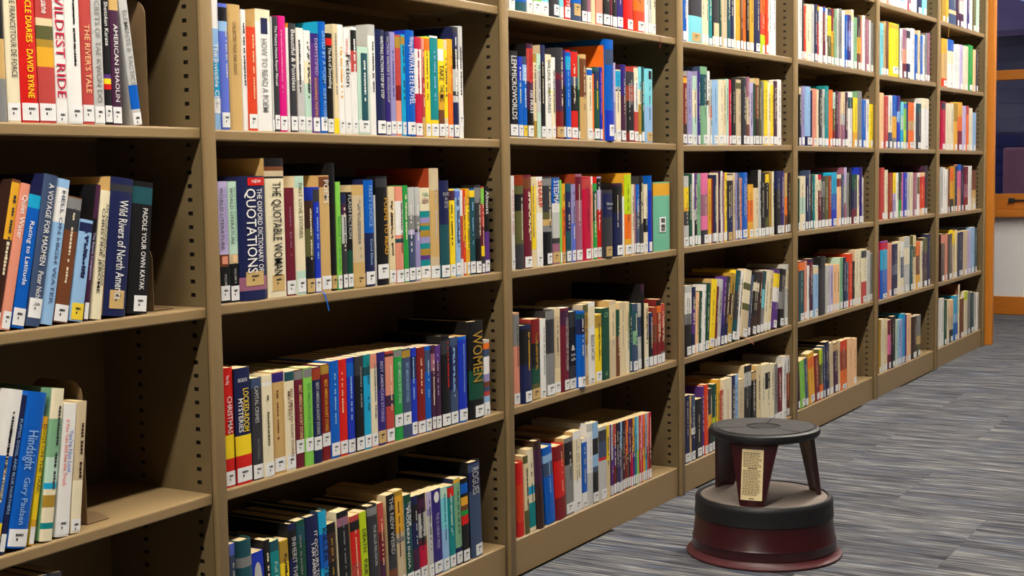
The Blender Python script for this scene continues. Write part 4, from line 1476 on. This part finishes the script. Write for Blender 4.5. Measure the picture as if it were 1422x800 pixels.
labels = set()
def label_for(B):
    bk = B['S']['books']
    i = B['i']
    one, two = colour_words(B)
    adj = 'thin ' if B['w'] < 0.0095 else 'thick ' if B['w'] > 0.036 else ''
    nb = [bk[j] for j in (i - 1, i + 1) if 0 <= j < len(bk)]
    if nb and all(B['h'] > n['h'] + 0.02 for n in nb): adj = 'tall ' + adj
    elif nb and all(B['h'] < n['h'] - 0.02 for n in nb): adj = 'short ' + adj
    kind = 'hardback' if B['hc'] else 'book'
    where = ', ' + SHELF_NAME[B['S']['row']] + ', ' + BAY_NAME[B['S']['bay']]
    cand = []
    rd = B['read']
    if rd is None and B['text'] and B['S']['bay'] <= 3 and B['xr'] - B['xl'] >= 6.5:
        rd = ' '.join(B['text'][0][0].lstrip('^').replace('/', ' ').split()[:4])
        if len(rd) < 4: rd = '-'
    if rd and rd.startswith('black with small'): rd = 'small-coloured-block black'
    if rd and rd != '-':
        fw = rd.split()[0]
        if fw == 'with': cand.append(f'{adj}{one} {kind} {rd}{where}')
        elif fw.islower(): cand += [f'{rd} {kind}{where}'] if fw not in ('in',) else [f'{adj}{one} {kind} titled {rd}{where}']
        else: cand += [f'{adj}{two} {kind} reading {rd}{where}', f'{one} {kind} reading {rd}{where}']
    if 0 < i < len(bk) - 1:
        a, b = colour_words(bk[i - 1])[0], colour_words(bk[i + 1])[0]
        same = [j for j in range(1, len(bk) - 1) if (colour_words(bk[j])[0], colour_words(bk[j - 1])[0], colour_words(bk[j + 1])[0]) == (one, a, b)]
        if len(same) == 1:
            btw = f'between two {a} ones' if a == b else f'between {a} and {b} ones'
            cand += [f'{adj}{two} {kind} {btw}{where}', f'{one} {kind} {btw}{where}']
    n = f'{NUM[i]} from left' if i <= len(bk) / 2 + 3 or len(bk) < 12 else f'{NUM[len(bk) - 1 - i]} from right'
    if i == 0: n = 'first from left'
    if i == len(bk) - 1: n = 'last on the right'
    cand += [f'{adj}{two} {kind}, {n}{where}', f'{one} {kind}, {n}{where}']
    for c in cand:
        if c not in labels and len(c.split()) <= 16:
            labels.add(c)
            return c
    return cand[-1]

def part_mesh(name, geo):
    V, F, M = geo
    keys = list(dict.fromkeys(M))
    return mesh(name, V, F, [mk(k) for k in keys], [keys.index(k) for k in M])

heap = {'V': [], 'F': [], 'M': []}
for B in allb:
    geo = book_geo(B['w'], B['h'], B['d'], B, far=not B.get('thing'))
    if B.get('thing'):
        root = empty('book', (B['x0'], B['Y'], B['zb']))
        root.rotation_euler.y = B['lean']
        tag(root, label_for(B), 'book', 'books on the ' + SHELF_NAME[B['S']['row']] + ' of the ' + BAY_NAME[B['S']['bay']])
        cov = link('cover', part_mesh('cover', geo['cover']), root)
        for nm, g in geo.items():
            nm = nm.rstrip('.')
            if nm != 'cover':                   # what is printed on the cover belongs to the cover
                link(nm, part_mesh(nm, g), cov if nm in ('title_lettering', 'printed_panel') else root)
    else:
        k = len(heap['V'])
        mtx = Matrix.Translation((B['x0'], B['Y'], B['zb'])) @ Matrix.Rotation(B['lean'], 4, 'Y')
        for nm, (V, F, M) in geo.items():
            k = len(heap['V'])
            heap['V'] += [(mtx @ Vector(v))[:] for v in V]
            heap['F'] += [tuple(q + k for q in f) for f in F]
            heap['M'] += M
        root = None
    if B['rb']:
        c, ax, ay, bx, by = B['rb'][0], *[float(v) for v in B['rb'][1:]]
        p, q = onY(ax, ay, 0.0095), onY(bx, by, 0.009)
        sz = shelf_z(B['S']['bay'], B['S']['row'], p.x) + 0.001
        top = Vector((p.x, 0.030, sz))
        hw = 0.0022
        pts = [top, Vector((p.x, 0.0125, sz)), p, (p + q) / 2 + Vector((0, -0.001, 0)), q]
        V, F = [], []
        for v in pts:
            V += [(v.x - hw, v.y, v.z), (v.x + hw, v.y, v.z + 0.0006)]
        for i in range(4):
            F.append((2 * i, 2 * i + 1, 2 * i + 3, 2 * i + 2))
        o = link('bookmark_ribbon', mesh('bookmark_ribbon', V, F, [cm(c)]))
        if root:
            o.parent = root
            o.matrix_parent_inverse = (Matrix.Translation((B['x0'], B['Y'], B['zb'])) @ Matrix.Rotation(B['lean'], 4, 'Y')).inverted()
        else:
            o['kind'] = 'stuff'
    if B['w'] > 0.03 and B['S']['bay'] == 3 and B['S']['row'] == 2 and B['bands'][0][0] == 'gtl':
        # the paper barcode pasted on the green box
        V, F, M = [], [], []
        def q4(a, b, c, d, e, m):
            k = len(V)
            V.extend([(a, e, c), (b, e, c), (b, e, d), (a, e, d)]); F.append((k, k + 1, k + 2, k + 3)); M.append(m)
        w, h = B['w'], B['h']
        q4(w * .26, w * .66, h * .27, h * .49, -0.0056, 'STICK')
        rr = random.Random(3)
        z = h * .29
        while z < h * .47:
            t_ = rr.uniform(.0006, .002)
            if not h * .375 < z < h * .40:
                q4(w * .36, w * .60, z, z + t_, -0.0062, 'INK')
            z += t_ + rr.uniform(.0008, .0018)
        link('barcode_label', part_mesh('barcode_label', (V, F, M)), root)
keys = list(dict.fromkeys(heap['M']))
far_books = link('books', mesh('books', heap['V'], heap['F'], [mk(k) for k in keys], [keys.index(k) for k in heap['M']]))
far_books['kind'] = 'stuff'
far_books['label'] = 'smaller looking books filling the farther bookcase bays'

# ---------------------------------------------------------------- bookends
def bookend(bay, row, px, h, label, lean=0.0):
    z = ROWZ[row]
    x = x_at(px, z, 0.06)
    z = shelf_z(bay, row, x)
    r = tag(empty('bookend', (x, 0.045, z + 0.0012)), label, 'bookend', 'brown steel bookends in the leftmost bay')
    n, rad, W_ = 6, 0.028, 0.125
    prof = [(0, 0), (0, h - rad)] + [(rad - rad * math.cos(a * math.pi / 2 / n), h - rad + rad * math.sin(a * math.pi / 2 / n)) for a in range(1, n + 1)]
    prof += [(W_ - rad + rad * math.sin(a * math.pi / 2 / n), h - rad + rad * math.cos(a * math.pi / 2 / n)) for a in range(n + 1)] + [(W_, 0)]
    mb = MB(); mb.prism_x(prof, 0, 0.0012)
    mb.build('upright_plate', BOOKEND, r)
    prof = [(0.006, 0), (W_ - 0.02, 0), (W_ - 0.02, 0.001), (0.006, 0.001)]
    mb = MB()
    m_ = 8
    V = [(0.001, 0.0, 0), (0.001, W_, 0)] + [(0.05 + 0.022 * math.sin(math.pi * i / m_), W_ - W_ * i / m_ , 0) for i in range(m_ + 1)]
    k = len(V)
    V2 = [(a, b, 0.001) for a, b, _c in V]
    F = [tuple(range(k)), tuple(reversed(range(k, 2 * k)))] + [(i, i + k, (i + 1) % k + k, (i + 1) % k) for i in range(k)]
    mb.add(V + V2, F)
    mb.build('foot_plate', BOOKEND, r)
    return r
bookend(1, 3, 198.2, 0.225, 'brown steel bookend closing the short row, fourth shelf up, leftmost bay')
bookend(1, 2, 205.4, 0.12, 'low brown steel bookend after the black kayak book, third shelf up')
bookend(1, 1, 112.6, 0.25, 'rounded brown steel bookend at the half empty second shelf up')

# ---------------------------------------------------------------- the step stool
MAROON = mat('maroon_enamel', (52, 13, 18), 0.32, 0.12, 12, 0.0, 0.5)
RUBBER = mat('black_rubber', (24, 24, 27), 0.5, 0.1, 25, 0.05, 0.4)
TREAD = mat('worn_grey_tread', (128, 117, 110), 0.85, 0.3, 14, 0.4, 0.2)
TREAD2 = mat('ribbed_charcoal_tread', (58, 56, 57), 0.7, 0.25, 60, 0.5, 0.3)
RIM = mat('scuffed_maroon_rim', (78, 32, 36), 0.45, 0.2, 18)
stool = tag(empty('step_stool', (1.622, -0.462, 0)), 'maroon and black round rolling step stool on the carpet in the aisle', 'stool')
def lathe_part(name, prof, m, parent=stool, n=64, wob=None, ang=35):
    mb = MB(); mb.lathe(prof, n, 0, wob)
    o = mb.build(name, m, parent)
    autosmooth(o, ang)
    return o
ZS = 0.158                                     # lower step
lathe_part('base_drum', [(0.0, 0.018), (0.19, 0.018), (0.194, 0.022), (0.1915, 0.042), (0.1935, 0.046), (0.191, 0.050), (0.1835, 0.108), (0.176, 0.112), (0.0, 0.112)], MAROON)
lathe_part('bottom_rim', [(0.190, 0.024), (0.196, 0.013), (0.204, 0.009), (0.2085, 0.0065), (0.209, 0.0035), (0.206, 0.001), (0.198, 0.002), (0.190, 0.008), (0.188, 0.016)], RIM)
lathe_part('step_band', [(0.170, 0.110), (0.184, 0.106), (0.1865, 0.108), (0.1845, 0.140), (0.1855, 0.147), (0.184, 0.155), (0.179, 0.160), (0.172, 0.1605), (0.170, ZS)], RUBBER)
lathe_part('step_tread', [(0.0, ZS), (0.168, ZS), (0.1705, ZS - 0.002), (0.1705, 0.135)], TREAD)
def leg(a, m, wt, wb, rt, rb, name='leg'):
    """a tapering curved leg from the lower step up to the seat"""
    mb = MB()
    V, N = [], 6
    th = 0.012
    for z, hw, r in ((ZS - 0.002, wb, rb), (0.21, wb + (wt - wb) * .3, rb + (rt - rb) * .3), (0.27, wb + (wt - wb) * .65, rb + (rt - rb) * .65), (0.322, wt, rt)):
        for s in (1, -1):
            for i in range(N + 1):
                u = (i / N * 2 - 1) * s
                rr = r - (0.0 if s == 1 else th) - 0.010 * u * u
                V.append((rr, u * hw, z))
    n = 2 * (N + 1)
    F = []
    for j in range(3):
        for i in range(n):
            F.append((j * n + i, j * n + (i + 1) % n, (j + 1) * n + (i + 1) % n, (j + 1) * n + i))
    F.append(tuple(reversed(range(n)))); F.append(tuple(range(3 * n, 4 * n)))
    mb.add(V, F)
    o = mb.build(name, m, stool)
    o.rotation_euler.z = a
    autosmooth(o, 40)
    return o
LT, LB = 0.130, 0.160
SA = math.radians(200.7)                         # the labelled leg faces the camera
lg = leg(SA - 0.21, MAROON, 0.064, 0.032, LT, LB)
lg['label'] = 'maroon leg with a yellowed instruction label'
leg(SA - 0.21 - math.radians(120), MAROON, 0.064, 0.032, LT, LB)
leg(SA - 0.21 + math.radians(118), MAROON, 0.064, 0.032, LT, LB)
PAPER = mat('yellowed_label_paper', (226, 206, 158), 0.6, 0.12, 25)
V, F, M = [], [], []
def lq(y0, y1, z0, z1, m, e):
    k = len(V)
    f = lambda z: LB + (LT - LB) * (z - ZS) / (0.322 - ZS) + e
    V.extend([(f(z0), y0, z0), (f(z0), y1, z0), (f(z1), y1, z1), (f(z1), y0, z1)])
    F.append((k, k + 1, k + 2, k + 3)); M.append(m)
lq(-0.028, 0.029, 0.176, 0.306, 0, 0.0012)
R = random.Random(5)
z = 0.298
while z > 0.188:
    if 0.255 < z < 0.262:
        lq(-0.012, 0.014, z - 0.003, z, 1, 0.0018); z -= 0.006; continue
    y = -0.024
    end = R.uniform(0.015, 0.025)
    while y < end:
        l = R.uniform(0.003, 0.008)
        lq(y, min(end, y + l), z - 0.0019, z, 1, 0.0018)
        y += l + 0.0014
    z -= 0.0039
lq(-0.006, 0.007, 0.179, 0.1815, 1, 0.0018)
lab = link('instruction_label', mesh('instruction_label', V, F, [PAPER, mat('label_print', (92, 78, 56), 0.7)], M), lg)
def lobes(a):
    return 1.0 + 0.026 * math.cos(3 * (a - SA + 0.21))
lathe_part('seat', [(0.0, 0.318), (0.128, 0.318), (0.140, 0.320), (0.1475, 0.327), (0.149, 0.334), (0.1465, 0.341), (0.139, 0.3445), (0.134, 0.3435), (0.0, 0.3435)], RUBBER, wob=lobes, n=96)
for k in range(3):                             # three ribbed pads round a middle disc
    a0 = SA - 0.21 + math.radians(60) + k * 2 * math.pi / 3
    mb = MB()
    n = 20
    V, F = [], []
    for zz in (0.3435, 0.3455):
        for rr in (0.046, 0.131):
            for i in range(n + 1):
                a = a0 + 0.03 + (2 * math.pi / 3 - 0.06) * i / n
                q = rr * (lobes(a) if rr > 0.1 else 1)
                V.append((q * math.cos(a), q * math.sin(a), zz))
    m_ = n + 1
    for i in range(n):
        F += [(2 * m_ + i, 2 * m_ + i + m_, 3 * m_ + i + 1, 2 * m_ + i + 1), (i, i + 1, 2 * m_ + i + 1, 2 * m_ + i), (m_ + i + 1, m_ + i, 3 * m_ + i, 3 * m_ + i + 1)]
    F += [(0, 2 * m_, 3 * m_, m_), (n, m_ + n, 3 * m_ + n, 2 * m_ + n)]
    mb.add(V, F)
    mb.build('seat_pad', TREAD2, stool)
lathe_part('seat_disc', [(0.0, 0.3452), (0.037, 0.3452), (0.039, 0.3435)], RUBBER, n=32)
